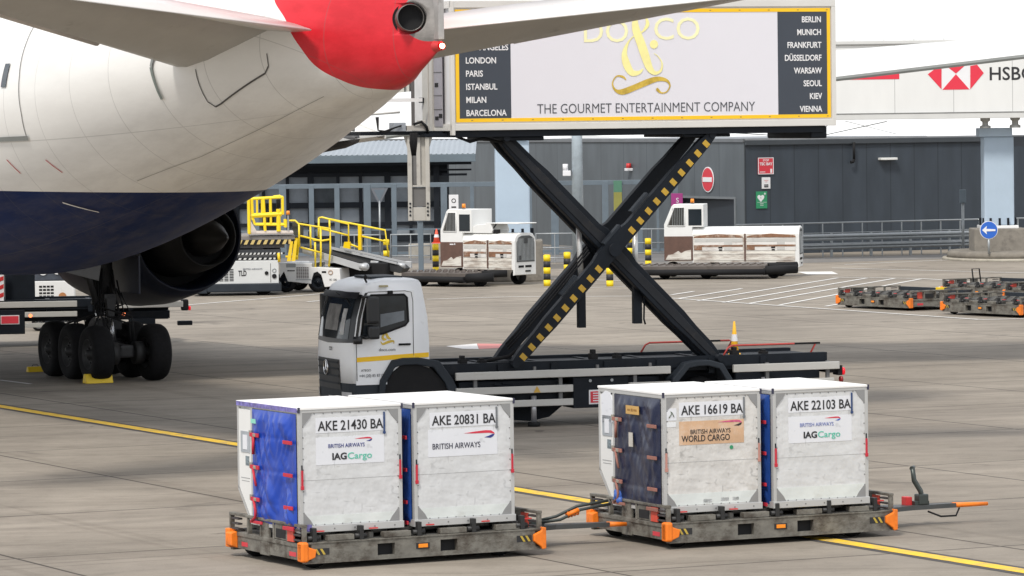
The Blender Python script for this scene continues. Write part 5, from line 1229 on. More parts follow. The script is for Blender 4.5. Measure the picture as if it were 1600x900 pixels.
def drawbar(d, tip, raised=False):
    tx_, ty_, tz_ = tip; x0 = DL; yc = 1.07
    m = MB(); dr = Vector((tx_-x0, ty_-yc, 0)); L_ = dr.length; an = math.atan2(dr.y, dr.x)
    Mx = Matrix.Translation((x0, yc, 0)) @ Matrix.Rotation(an, 4, 'Z')
    b = MB(); b.prism([(0,-.42),(0,.42),(L_*.42,.13),(L_*(.76 if raised else .86),.045),(L_*(.76 if raised else .86),-.045),(L_*.42,-.13)], 'z', .235, .30)
    bmesh.ops.transform(b.bm, matrix=Mx, verts=b.bm.verts); db = b.build('drawbar', M('drawbar_dark', (.085,.09,.09), .5, .4, var=.2, dirt=.3), d)
    b = MB(); b.prism([(0,.16),(.28,.16),(.36,.25),(0,.25)], 'y', -.30, .30); b.box(0,.3,-.38,-.1,.15,.24,.01); bmesh.ops.transform(b.bm, matrix=Mx, verts=b.bm.verts); b.build('drawbar_bracket', navy, db)
    b = MB(); b.cyl((L_*(.74 if raised else .84),0,.268),(L_,0,.262),.04,.028,n=14); bmesh.ops.transform(b.bm, matrix=Mx, verts=b.bm.verts); b.build('tow_grip', orange, db)
    b = MB()
    b.tube([(.05,-.2,.16),(.2,-.28,.09),(.32,-.25,.09),(.42,-.2,.15)],.015,6)
    if raised: b.tube([(1.25,-.05,.2),(1.45,-.08,.12),(1.70,-.08,.12),(1.80,0,.22)],.015,6)
    bmesh.ops.transform(b.bm, matrix=Mx, verts=b.bm.verts); b.build('brake_cable', black, db)
    b = MB(); b.box(.92 if raised else .22,1.02 if raised else .36,.0,.15,.28,.42,.01,); bmesh.ops.transform(b.bm, matrix=Mx, verts=b.bm.verts); b.build('red_block', redp, db)
    b = MB()
    if raised:
        b.box(1.02,1.26,-.08,.08,.28,.36,.01); b.tube([(1.16,-.06,.32),(1.12,-.06,.50),(1.02,-.05,.66),(1.0,-.05,.84)],.034,8); b.tube([(1.22,.03,.32),(1.18,.03,.50),(1.08,.04,.66),(1.05,.04,.84)],.034,8); b.tube([(.98,-.05,.84),(1.07,.04,.85)],.028,8); b.tube([(1.14,-.06,.4),(1.2,.03,.4)],.03,8); b.box(1.08,1.24,-.1,.06,.30,.46,.02)
    else:
        b.box(.42,.62,-.1,.1,.30,.36,.01); b.tube([(.55,-.1,.34),(.85,-.1,.37),(1.15,-.1,.50),(1.6,-.05,.56)],.022,8); b.tube([(.55,.1,.34),(.85,.1,.40),(1.15,.1,.53),(1.6,.05,.60)],.022,8)
    bmesh.ops.transform(b.bm, matrix=Mx, verts=b.bm.verts); b.build('brake_lever', M('lever_dark', (.06,.07,.065), .4, .5, var=.2), db)
    if not raised:
        b = MB()
        for k in range(4): b.torus((1.02+k*.045,.12,.42+k*.012),(1,.2,.3),.045,.014,14,6)
        b.cyl((.95,-.1,.43),(1.12,-.1,.50),.032,n=10)
        bmesh.ops.transform(b.bm, matrix=Mx, verts=b.bm.verts); b.build('lever_grip', orange, db)
    return db
O1, Y1 = Vector((-2.8833,57.4666,0)), .4823; O2, Y2 = Vector((2.0748,59.6263,0)), .4388
D1 = build_dolly('container_dolly', 'left container dolly, lower left of the picture, carrying two containers', 'loaded container dollies in the train')
D1.location = O1; D1.rotation_euler = (0,0,Y1)
D2 = copy_tree(D1); D2.location = O2; D2.rotation_euler = (0,0,Y2); D2['label'] = 'right container dolly with its tow bar and brake lever sticking out to the right'
# tow bar between the dollies: from D1's right end to D2's left end
def loc_in(d_o, d_y, p): q = p-d_o; c, s_ = math.cos(-d_y), math.sin(-d_y); return (q.x*c-q.y*s_, q.x*s_+q.y*c)
mid2 = O2+Vector((math.cos(Y2)*(-.05)-math.sin(Y2)*1.07, math.sin(Y2)*(-.05)+math.cos(Y2)*1.07, 0))
drawbar(D1, (*loc_in(O1, Y1, mid2), .25)); drawbar(D2, (5.85, 1.0, .25), True)

foldn = None
def curtain_mat(name, rgb, dirt=.0):
    return M(name, rgb, .30, var=.10, scale=2.5, dirt=dirt, dirtcol=(.10,.08,.07))
cb1 = curtain_mat('curtain_blue', (.012,.055,.38)); cb2 = curtain_mat('curtain_navy', (.016,.021,.050), .14); 
cwall = M('container_aluminium', (.60,.605,.605), .5, .05, var=.08, scale=2.2, dirt=.22, dirtcol=(.46,.44,.41), stretch=(1,1,1.3), dent=.7, scuff=.30)
cwall2 = M('container_aluminium_worn', (.60,.585,.56), .5, .05, var=.10, scale=2.6, dirt=.38, dirtcol=(.44,.40,.35), dent=.9, scuff=.5)
ctop = M('container_top', (.80,.79,.77), .5, var=.04, scale=1.2, dirt=.22, dirtcol=(.55,.50,.44)); cfr = M('container_frame', (.52,.52,.51), .4, .4, var=.06)
gus = M('gusset_grey', (.30,.30,.30), .45, .5, var=.1); stw = M('sticker_white', (.69,.70,.73), .5, var=.03, dirt=.10, dirtcol=(.55,.54,.52), scuff=.3)
strapr = M('strap_red', (.50,.02,.04), .6, var=.15); strapo = M('strap_faded', (.30,.13,.10), .7, var=.3)
bablue = M('lettering_navy', (.02,.03,.20), .5); iagg = M('lettering_green', (.10,.50,.36), .5); mred = M('mark_red', (.62,.03,.06), .5)
def xz(px, pz): return px, pz
def speedmark(par, x, z, L_, y, top, bot):
    m = MB(); h = L_*.15
    up = [(x, z+h*.62),(x+L_*.35, z+h*.86),(x+L_*.70, z+h*1.02),(x+L_*.88, z+h*.95),(x+L_*.98, z+h*.55),(x+L_, z+h*.25),(x+L_*.93, z+h*.33),(x+L_*.82, z+h*.48),(x+L_*.60, z+h*.50),(x+L_*.3, z+h*.50)]
    m.prism(up, 'y', y, y+.003); m.build('ribbon_mark', top, par)
    m = MB(); m.prism([(x+L_, z+h*.22),(x+L_*.95, z-h*.25),(x+L_*.86, z-h*.50),(x+L_*.66, z-h*.35),(x+L_*.82, z-h*.05),(x+L_*.93, z+h*.22)], 'y', y, y+.003); m.build('ribbon_mark', bot, par)
def container(i, label, num, style, curt, wall, grp='cargo containers on the dollies'):
    c = thing('cargo_container', label, 'cargo container', (0,0,0), 0, grp)
    m = MB(); prof = [(0,.0),(1.56,.0),(CD,.47),(CD,CZ-.02),(0,CZ-.02)]
    m.prism(prof, 'x', .03, CW-.03); m.build('shell', wall, c)
    # near face panel and frame
    m = MB(); m.box(.0,.05,-.012,.06,.0,CZ-.02,.004); m.box(CW-.05,CW,-.012,.06,.0,CZ-.02,.004); m.box(0.05,CW-.05,-.012,.04,CZ-.06,CZ-.02,.004); m.box(-.01,CW+.01,-.03,.1,-.005,.09,.006)
    for x0, x1 in ((-.004,.03),(CW-.03,CW+.004)):
        m.box(x0,x1,CD-.05,CD+.004,.47,CZ-.02); m.box(x0,x1,.02,CD-.05,CZ-.07,CZ-.015); m.box(x0,x1,.02,1.56,0,.05); m.box(x0,x1,1.50,1.56,.04,CZ-.07)
        m.prism([(1.53,0),(1.58,0),(CD+.004,.46),(CD+.004,.52),(CD-.02,.50)],'x',x0,x1)
    frm_o = m.build('frame', cfr, c)
    MB().box(-.012,CW+.012,-.022,CD+.015,CZ-.02,CZ+.012,.006).build('roof', ctop, c)
    m = MB()
    for (gx, gz, sx, sz) in ((.05,CZ-.06,1,-1),(CW-.05,CZ-.06,-1,-1),(.05,.09,1,1),(CW-.05,.09,-1,1)):
        m.prism([(gx,gz),(gx+sx*.15,gz),(gx+sx*.11,gz+sz*.07),(gx+sx*.02,gz+sz*.17),(gx,gz+sz*.17)] , 'y', -.010,.0)
    m.build('gusset_plate', gus, c)
    m = MB()
    for k in range(11):
        z = .12+k*.145
        for x in (.062, CW-.062): m.cyl((x,-.006,z),(x,.0,z),.009,n=6)
    for k in range(11):
        x = .1+k*.133
        for z in (.10, CZ-.075): m.cyl((x,-.006,z),(x,0,z),.009,n=6)
    for k in range(5): m.cyl((.2+k*.3,-.034,.04),(.2+k*.3,-.03,.04),.012,n=6)
    absorb(frm_o, m.build('rivets', M('rivet_grey', (.22,.22,.22), .5, .4), c, split=False))
    MB().box(.06,CW-.06,-.004,-.0005,.10,.22+.02*i).build('repair_sheet', M('repair_sheet_pale', (.62,.65,.63), .5, var=.06, dirt=.2, dirtcol=(.45,.44,.4), dent=.3), c)
    m = MB(); m.box(.05,CW-.05,-.003,.0,.70,.704); m.build('panel_joint', M('joint_grey', (.38,.38,.37), .6), c)
    # white outer door panel (left end) and curtain
    m = MB(); m.prism([(1.52,.06),(1.60,.10),(CD-.04,.50),(CD-.04,CZ-.10),(1.52,CZ-.10)], 'x', -.002, .03); m.build('end_panel', M('end_panel_white', (.72,.72,.70), .4, var=.03, dirt=.12), c)
    sl = MB().box(-.012,-.003,1.58,1.88,.98,1.27).build('document_holder', M('holder_grey', (.34,.37,.40), .3, var=.2), c); MB().box(-.018,-.012,1.66,1.80,1.02,1.22).build('paper', stw, sl)
    m = MB(); m.box(-.006,-.003,1.62,1.74,.80,.93); m.build('barcode_label', M('barcode_grey', (.18,.22,.24), .6, var=.6, scale=30), c)
    MB().box(-.005,-.002,1.6,1.9,.62,.63).box(-.005,-.002,1.62,1.88,.58,.588).build('small_print', M('print_grey', (.3,.3,.3), .6), c)
    def curt_mesh(x, sgn, y0=.07, y1=1.50):
        m = MB(); ny, nz = 60, 64; V = []
        for a in range(ny+1):
            row = []
            for b in range(nz+1):
                y = y0+(y1-y0)*a/ny; z = .05+(CZ-.13)*b/nz; u = a/ny; v = b/nz
                e = min(1, min(u, 1-u)*9, min(v,1-v)*12)
                dd = .075*noise.noise(Vector((y*2.0+z*.9+i*7, z*.8, i*3.1)))+.055*abs(noise.noise(Vector((y*4.5-z*2.2, z*1.4+y, i+9))))+.030*abs(noise.noise(Vector((y*9+z*4.0, z*2.5, i+3))))
                for zc in (.33,.78,1.24): dd -= .007*math.exp(-((z-zc)/.03)**2)
                row.append(m.bm.verts.new((x+sgn*(.006+e*max(-.004, (dd+.012)*(.55 if i == 2 else 1))), y, z)))
            V.append(row)
        for a in range(ny):
            for b in range(nz):
                f = m.bm.faces.new((V[a][b],V[a+1][b],V[a+1][b+1],V[a][b+1])); f.smooth = True
        return m
    cu = curt_mesh(.0, -1).build('curtain', curt, c)
    st_ = MB(); lt = MB()
    sm__ = strapo if style == 'tan' else strapr
    for zc in (.36,.80,1.24):
        st_.box(-.05,-.03,1.18,1.46,zc-.025,zc+.03,.006); st_.box(-.05,-.03,.10,.38,zc-.06,zc-.01,.006)
        lt.box(-.06,-.045,1.26,1.34,zc-.02,zc+.025,.006); lt.box(-.035,-.01,1.44,1.52,zc-.02,zc+.06,.005)
    st_.box(-.05,-.03,.08,.42,.02,.07,.006); st_.box(-.05,-.03,1.10,1.48,.03,.07,.006)
    st_.tube([(-.05,1.33,1.22),(-.055,1.33,1.1),(-.05,1.34,.98)],.022,6); st_.tube([(-.05,1.36,.8),(-.055,1.30,.65),(-.05,1.26,.55)],.018,6); st_.tube([(-.05,1.35,.36),(-.055,1.28,.2),(-.05,1.30,.12),(-.05,1.42,.06)],.020,6)
    so = st_.build('curtain_strap', sm__, cu)
    lt.build('strap_buckle', M('buckle_metal', (.45,.42,.36), .35, .7), cu)
    for q_ in cu.children: q_.location.x = -.018
    # details on the near face
    for x, z0 in ((.035,.60),(CW-.035,.68)):
        MB().box(x-.013,x+.013,-.035,-.012,z0,z0+.24,.006).box(x-.02,x+.02,-.04,-.012,z0-.02,z0+.03,.005).build('pull_handle', strapr if style != 'tan' else M('strap_pale', (.45,.22,.18), .6), c)
        MB().box(x-.008,x+.008,-.02,-.012,z0+.24,z0+.31).build('handle_pin', navy, c)
    MB().box(1.258,1.282,-.018,-.008,1.32,CZ-.09,.003).cyl((1.27,-.02,1.30),(1.27,-.01,1.30),.022,n=10).build('vent_strap', M('strap_navy', (.02,.05,.15), .5) if style in ('iag','iag2') else M('strap_grey', (.16,.17,.18), .5), c)
    MB().box(.25,1.27,-.004,-.001,1.33,1.535).build('number_sticker', stw, c)
    text('lettering', num, .185, txtblack, c, (.285, -.007, 1.362), fit=.975, bold=.012)
    MB().box(-.014,.012,-.026,-.0,CZ-.06,CZ+.016).box(CW-.014,CW+.014,-.026,0,CZ-.06,CZ+.014).build('corner_cap', M('cap_navy', (.03,.03,.06), .5), c)
    if style in ('iag', 'iag2'):
        MB().box(.25,1.27,-.004,-.001,.90,1.27).build('sticker', stw, c)
        ink = bablue if style == 'iag' else M('lettering_faded_blue', (.16,.20,.45), .6)
        text('lettering', 'BRITISH AIRWAYS', .075, ink, c, (.43,-.007,1.125), fit=.54)
        speedmark(c, .83, 1.21, .26, -.007, mred, bablue if style == 'iag' else M('mark_blue', (.03,.10,.45), .5))
        text('lettering', 'IAG', .125, txtblack, c, (.485,-.007,.965), fit=.215, bold=.03); text('lettering', 'Cargo', .125, iagg, c, (.715,-.007,.965), fit=.36, bold=.005)
    elif style == 'ba':
        MB().box(.22,1.28,-.004,-.001,.93,1.30).build('sticker', stw, c)
        text('lettering', 'BRITISH AIRWAYS', .11, M('lettering_dark', (.025,.025,.05), .5), c, (.28,-.007,1.035), fit=.73)
        speedmark(c, .77, 1.19, .47, -.007, mred, bablue)
    else:
        MB().box(.25,1.27,-.004,-.001,.94,1.27).build('sticker', M('sticker_tan', (.56,.36,.22), .6, var=.18, scale=2.2, dirt=.35, dirtcol=(.66,.58,.50)), c)
        text('lettering', 'BRITISH AIRWAYS', .09, txtblack, c, (.42,-.007,1.09), fit=.63); text('lettering', 'WORLD CARGO', .125, txtblack, c, (.285,-.007,.985), fit=.76, bold=.006)
        speedmark(c, .86, 1.205, .38, -.007, M('mark_pink', (.55,.10,.20), .6, var=.3, scale=20), txtblack)
        MB().cyl((1.07,-.006,.88),(1.07,-.001,.88),.028,n=20).build('green_dot', sgreen, c)
        p_ = MB().box(.05,.21,-.004,-.001,1.29,1.46).build('small_label', stw, c); MB().tube([(.09,-.006,1.33),(.13,-.006,1.38),(.12,-.006,1.42),(.14,-.006,1.40),(.17,-.006,1.34)],.007,6).build('label_mark', M('label_grey_green', (.15,.18,.14), .6), p_)
        MB().box(.05,.2,-.004,-.001,1.2,1.27).box(.62,.75,-.004,-.001,.12,.17).box(.9,1.02,-.004,-.001,.13,.18).box(1.08,1.18,-.004,-.001,.13,.18).build('tape_patches', M('tape_pale', (.70,.71,.72), .6, var=.05), c)
        l2 = MB().box(-.066,-.058,.62,1.02,1.34,1.46).build('tan_label', M('label_tan', (.55,.33,.10), .5, var=.15), cu); MB().box(-.068,-.066,.68,.78,1.385,1.415).box(-.068,-.066,.80,.86,1.38,1.42).box(-.068,-.066,.88,.97,1.385,1.412).build('faded_print', M('label_ink', (.30,.15,.03), .6), cu, split=False)
        MB().box(-.066,-.058,.82,.94,.88,1.08).build('pale_label', M('label_pale', (.5,.47,.42), .5, var=.2), cu)
        MB().sphere((-.03,1.34,.16),.075,6).sphere((-.02,1.42,.11),.055,6).sphere((-.03,1.30,.09),.06,6).sphere((-.03,1.40,.20),.045,6).build('blue_bag', M('bag_blue', (.05,.13,.45), .5, var=.2), c)
        MB().prism([(1.56,1.18),(1.90,1.16),(1.90,1.56),(1.78,1.62),(1.62,1.60),(1.56,1.50)],'x',-.012,-.004).build('white_flap', stw, c)
    if style == 'iag' and i == 0:
        MB().box(-.016,-.008,.02,CD,CZ-.055,CZ+.005).build('tape_band', M('tape_violet', (.16,.14,.38), .5, var=.6, scale=14), c)
        MB().box(-.045,-.04,1.30,1.46,1.40,1.46).build('green_sticker', M('sticker_mint', (.25,.62,.48), .5), cu)
        MB().box(-.02,.16,-.036,-.03,.02,.11).build('tape_band', M('tape_violet', (.16,.14,.38), .5, var=.6, scale=14), c)
    return c
CC = [(0,(-2.8833,57.4666),Y1,'leftmost container numbered AKE 21430 BA with a bright blue curtain end','AKE 21430 BA','iag',cb1,cwall),
 (1,(-1.3645,58.2150),Y1,'container numbered AKE 20831 BA with one large airline sticker, second from left','AKE 20831 BA','ba',curtain_mat('curtain_royal',(.015,.055,.24)),cwall),
 (2,(2.0748,59.6263),Y2,'scuffed container numbered AKE 16619 BA with a tan sticker and dark navy curtain','AKE 16619 BA','tan',cb2,cwall2),
 (3,(3.6359,60.2496),Y2,'rightmost container numbered AKE 22103 BA with a white cargo sticker','AKE 22103 BA','iag2',curtain_mat('curtain_royal',(.015,.055,.24)),cwall)]
for i, o, yw, lb_, num, st, cu, wl_ in CC:
    c = container(i, lb_, num, st, cu, wl_); c.location = (o[0], o[1], .49); c.rotation_euler = (0,0,yw)

# empty dollies far right: near corner, long side running back to the left
def far_dolly(nx, ny, yaw, label):
    d = build_dolly('empty_dolly', label, 'empty dollies parked on the right'); p = G(nx, ny)
    d.rotation_euler = (0,0,yaw); u_ = Vector((math.cos(yaw), math.sin(yaw), 0)); v_ = Vector((-u_.y, u_.x, 0)); d.location = p-v_*DY0-u_*DL
    m = MB(); m.box(.1, DL-.1, 2.2, 2.3, .46, .58); m.build('stop_rail', dgrey, d)
    MB().box(1.9,2.3,2.19,2.31,.59,.6).box(1.9,2.3,2.185,2.2,.50,.59).build('yellow_patch', yellow, d)
    return d
YF = R(-57)
e1 = far_dolly(1422, 486, YF, 'empty container dolly at the left of the parked group with one orange corner in front')
e2 = far_dolly(1594, 497, YF, 'empty container dolly nearest the right picture edge')
e3 = copy_tree(e1); e3['label'] = 'empty container dolly furthest back with an upright tow handle'; e3.location = G(1540, 468)-Vector((math.cos(YF),math.sin(YF),0))*2.0
e4 = copy_tree(e1); e4['label'] = 'empty container dolly behind the nearest one, cut by the picture edge'; e4.location = G(1640, 474)-Vector((math.cos(YF),math.sin(YF),0))*2.0
hb = MB(); hb.tube([(.2,1.0,.3),(.1,1.0,.9),(.1,1.3,.9),(.2,1.3,.3)],.025); hb.build('tow_handle', black, e3)
q = at(1469, 440, 133); hd = None

# ------------------------------------------------------------------ cargo loader with yellow operator cage
ldr = thing('container_loader', 'white container loader with striped decks and a yellow operator cage beside the engine', 'cargo loader', (at(300,465,147).x, 147, 0), R(4))
lx_ = lambda px: (px-300)/45.7; lz_ = lambda py: (468-py)/45.7
lwh = M('loader_white', (.60,.61,.60), .4, var=.04, dirt=.25, dirtcol=(.35,.33,.30))
MB().box(lx_(300), lx_(436), 0, 2.6, lz_(450), lz_(413), .03).build('body', lwh, ldr)
MB().box(lx_(324), lx_(440), -.08, 2.5, lz_(462), lz_(449), .04).box(lx_(302),lx_(324),-.05,1,lz_(464),lz_(447),.03).build('bumper', dgrey, ldr)
gse_grille(MB(), lx_(343), lx_(367), lz_(445), lz_(425), 0, 3, 8).build('louvres', black, ldr)
text('lettering', 'TLD', .26, txtblack, ldr, (lx_(373), -.006, lz_(437)), fit=.28, bold=.03); text('lettering', 'BRITISH AIRWAYS', .09, M('lettering_grey', (.12,.13,.16), .6), ldr, (lx_(380), -.006, lz_(428)), fit=.66)
MB().cyl((lx_(417),-.03,lz_(433)),(lx_(417),0,lz_(433)),.065,n=16).cyl((lx_(429),-.03,lz_(438)),(lx_(429),0,lz_(438)),.08,n=16).build('dark_lamps', black, ldr)
MB().torus((lx_(429),-.01,lz_(429)),(0,1,0),.06,.015,16,6).build('round_mark', steel, ldr)
MB().box(lx_(423),lx_(423.8),-.004,.0,lz_(448),lz_(418)).build('panel_seam', seamm, ldr)
MB().box(lx_(300), lx_(440), .2, 2.4, lz_(412), lz_(396), .02).box(lx_(300),lx_(446),.2,3.5,lz_(394),lz_(388)).box(lx_(395),lx_(412),.3,.5,lz_(396),lz_(384)).build('lift_frame', M('frame_mid_grey', (.12,.12,.125), .6, var=.2), ldr)
def chev(z0, z1, x0, x1, y, ca, cb, nm='chevron_edge', n=18):
    MB().box(x0, x1, y, y+.1, z0, z1).build('deck_edge', cb, ldr); m = MB(); dx = (x1-x0)/n
    for k in range(n): m.prism([(x0+k*dx,z0),(x0+k*dx+dx*.5,z0),(x0+k*dx+dx*.5+(z1-z0)*.5,z1),(x0+k*dx+(z1-z0)*.5,z1)] if k < n-1 else [(x0+k*dx,z0),(x0+k*dx+dx*.4,z0),(x0+k*dx+dx*.4,z1),(x0+k*dx,z1)], 'y', y-.004, y)
    m.build(nm, ca, ldr)
tany = M('faded_yellow', (.55,.42,.16), .6, var=.1); 
chev(lz_(388), lz_(381), lx_(312), lx_(462), 0, tany, black, n=15); chev(lz_(404), lz_(401), lx_(310), lx_(446), -.0, M('stripe_offwhite', (.6,.6,.58), .5), black, n=22); chev(lz_(412), lz_(409), lx_(310), lx_(436), 0.0, M('stripe_offwhite', (.6,.6,.58), .5), black, n=16)
MB().box(lx_(312), lx_(462), .1, 3.8, lz_(381), lz_(375), .01).build('deck', M('deck_dirty', (.22,.20,.185), .7, var=.2, dirt=.3), ldr)
MB().box(lx_(391), lx_(460), 0, 1.2, lz_(372), lz_(368), .03).prism([(lx_(391),lz_(370)),(lx_(391),lz_(352)),(lx_(394),lz_(352)),(lx_(402),lz_(366)),(lx_(402),lz_(370))],'y',0,.06).build('cage_floor', M('cage_floor_pale', (.62,.55,.50), .5, var=.1), ldr)
cg = MB()
for (a, b, w_) in (((391,371),(391,317),.07),((397,350),(396,317),.06),((391,317),(444,315),.055),((396,343),(442,341),.11),((400,357),(448,358),.055),((396,343),(400,357),.055),((412,342),(412,317),.05),((416,367),(414,316),.06),((425,357),(425,316),.055),((444,342),(444,315),.055),((437,368),(437,333),.10),((448,362),(448,350),.07),((430,314),(441,313),.04),((404,343),(404,318),.04)):
    for y in ((0,1.1) if w_ < .08 else (0,)): cg.cyl((lx_(a[0]), y, lz_(a[1])), (lx_(b[0]), y, lz_(b[1])), w_*.75, n=8)
for px_, py_ in ((391,317),(444,315),(396,343),(448,358),(391,371)): cg.cyl((lx_(px_),0,lz_(py_)),(lx_(px_),1.1,lz_(py_)),.04,n=8)
cg.build('operator_cage', M('cage_yellow', (.90,.66,.01), .45, var=.05), ldr)
MB().box(lx_(434), lx_(441), .2,.5, lz_(332), lz_(318), .02).box(lx_(420),lx_(430),.2,.5,lz_(354),lz_(345),.02).build('control_panel', black, ldr)
MB().cyl((lx_(452),0,lz_(367)),(lx_(452),0,lz_(342)),.035,n=8).build('beacon_post', steel, ldr); MB().cyl((lx_(452),0,lz_(342)),(lx_(452),0,lz_(336)),.07,.05,n=12).build('beacon', amber, ldr)
MB().prism([(lx_(449),lz_(415)),(lx_(455),lz_(384)),(lx_(459),lz_(384)),(lx_(455),lz_(415))],'y',-.1,.1).prism([(lx_(456),lz_(415)),(lx_(461),lz_(384)),(lx_(466),lz_(380)),(lx_(462),lz_(415))],'y',-.1,.1).tube([(lx_(447),0,lz_(408)),(lx_(466),0,lz_(408))],.04).tube([(lx_(437),0,lz_(416)),(lx_(436),0,lz_(402))],.05).build('side_support', yellow, ldr)
for wx in (318, 412): 
    wheel_parts(ldr, lx_(wx), .4, .33, .25, rimg); wheel_parts(ldr, lx_(wx), 2.2, .33, .25, rimg, side=1)

# ------------------------------------------------------------------ belt loader
bl_ = thing('belt_loader', 'white belt loader with yellow handrails and a conveyor sloping down to the right', 'belt loader', (at(437,462,149.5).x, 149.5, 0), R(-12))
s2 = F/149.5*math.cos(R(12)); bx = lambda px: (px-437)/s2; bz = lambda py: (463-py)/44.9
MB().prism([(bx(437),bz(441)),(bx(437),bz(417)),(bx(462),bz(417)),(bx(463),bz(418)),(bx(488),bz(418)),(bx(488),bz(424)),(bx(497),bz(424)),(bx(532),bz(426)),(bx(533),bz(437)),(bx(533),bz(453)),(bx(508),bz(455)),(bx(503),bz(436)),(bx(497),bz(431)),(bx(491),bz(433)),(bx(487),bz(446)),(bx(487),bz(450)),(bx(450),bz(446)),(bx(444),bz(430))], 'y', 0, 1.9).build('body', white, bl_, bev=.03)
gse_grille(MB(), bx(464), bx(484), bz(441), bz(423), 0, 6, 8).build('louvres', M('louvre_brown', (.10,.08,.08), .6), bl_)
MB().box(bx(448),bx(463),-.01,.02,bz(424),bz(418)).box(bx(463),bx(487),-.01,0,bz(444),bz(442.5)).build('side_trim', steel, bl_)
gse_grille(MB(), bx(450), bx(462), bz(430), bz(427), -.01, 4, 1).box(bx(504),bx(511),-.006,0,bz(433),bz(430)).build('small_marks', black, bl_); MB().torus((bx(518),-.01,bz(432)),(0,1,0),.07,.02,16,6).build('round_badge', M('badge_tan', (.5,.38,.3), .5), bl_); text('lettering','BC 1286',.1,txtblack,bl_,(bx(516),-.006,bz(445)),fit=.26)
for px_ in (446, 497):
    wheel_parts(bl_, bx(px_), .14, .36, .24, navy); wheel_parts(bl_, bx(px_), 1.8, .36, .24, rimg, side=1)
def cz_(px): return bz(390+(px-470)*(440-392)/(562-470))      # conveyor underside line
cvm = MB(); cvm.prism([(bx(471),bz(392)),(bx(566),bz(421)),(bx(568),bz(428)),(bx(562),bz(430)),(bx(471),bz(402))],'y',.25,.38); cvm.prism([(bx(471),bz(392)),(bx(566),bz(421)),(bx(568),bz(428)),(bx(562),bz(430)),(bx(471),bz(402))],'y',1.55,1.68)
cvm.cyl((bx(562),.15,bz(423)),(bx(574),.15,bz(424)),.1,n=12).cyl((bx(562),1.78,bz(421)),(bx(574),1.78,bz(422)),.1,n=12); cvm.cyl((bx(569),.2,bz(424)),(bx(569),.35,bz(424)),.14,n=14).cyl((bx(569),1.6,bz(424)),(bx(569),1.75,bz(424)),.14,n=14)
cvm.build('conveyor_frame', M('conveyor_grey', (.48,.49,.50), .45, .3, var=.08), bl_)
MB().prism([(bx(471),bz(391)),(bx(566),bz(420)),(bx(568),bz(425)),(bx(564),bz(427)),(bx(471),bz(399))],'y',.38,1.55).build('conveyor_belt', black, bl_)
# the wide lower run of the conveyor reaching towards the cab
lo = MB(); lo.prism([(bx(500),bz(399)),(bx(605),bz(424)),(bx(612),bz(430)),(bx(606),bz(437)),(bx(500),bz(412))],'y',1.9,3.0); lo.build('conveyor_belt', M('belt_dark', (.02,.022,.024), .6), bl_)
MB().prism([(bx(496),bz(394)),(bx(602),bz(420)),(bx(602),bz(423)),(bx(496),bz(398))],'y',1.84,1.92).prism([(bx(500),bz(396)),(bx(606),bz(421)),(bx(606),bz(424)),(bx(500),bz(400))],'y',2.98,3.06).cyl((bx(602),2.0,bz(424)),(bx(614),2.0,bz(426)),.09,n=12).box(bx(604),bx(614),2.9,3.1,bz(431),bz(420),.02).build('side_guide', M('conveyor_grey', (.48,.49,.50), .45, .3, var=.08), bl_)
MB().box(bx(500),bx(590),1.3,2.6,bz(445),bz(420),.04).build('conveyor_undercarriage', black, bl_)
yl = M('handrail_yellow', (.88,.66,.03), .4, var=.05)
def rails(segs, y, r=.034):
    m = MB()
    for pts in segs: m.tube([(bx(px_), y, bz(py_)) for px_, py_ in pts], r, 8)
    return m.build('handrail', yl, bl_)
rails([[(450,351),(462,351),(467,356),(517,364),(517,398),(514,423)],[(468,356),(468,392)],[(486,360),(486,394)],[(502,362),(502,402),(501,423)],[(470,375),(502,383),(516,381)],[(470,393),(501,401)],[(493,385),(493,424)],[(490,382),(503,382)]], .1)
rails([[(480,349),(485,348),(527,359),(527,392)],[(480,349),(479,380)],[(497,352),(497,372)],[(484,366),(527,377)],[(497,351),(585,369),(590,411)],[(545,361),(545,399)],[(547,378),(587,387)],[(527,390),(545,397)]], 1.8)
MB().box(bx(543), bx(547.5), 1.7,1.9, bz(400), bz(361)).prism([(bx(458),bz(412)),(bx(466),bz(412)),(bx(469),bz(378)),(bx(459),bz(378))],'y',0,.1).prism([(bx(519),bz(396)),(bx(530),bz(398)),(bx(530),bz(387)),(bx(521),bz(387))],'y',1.7,1.85).build('yellow_guard', M('guard_yellow', (.90,.60,.0), .4, var=.04), bl_)
MB().box(bx(455), bx(466), .3,.9, bz(375), bz(353), .02).build('mesh_guard', M('mesh_dark', (.05,.05,.04), .7), bl_)

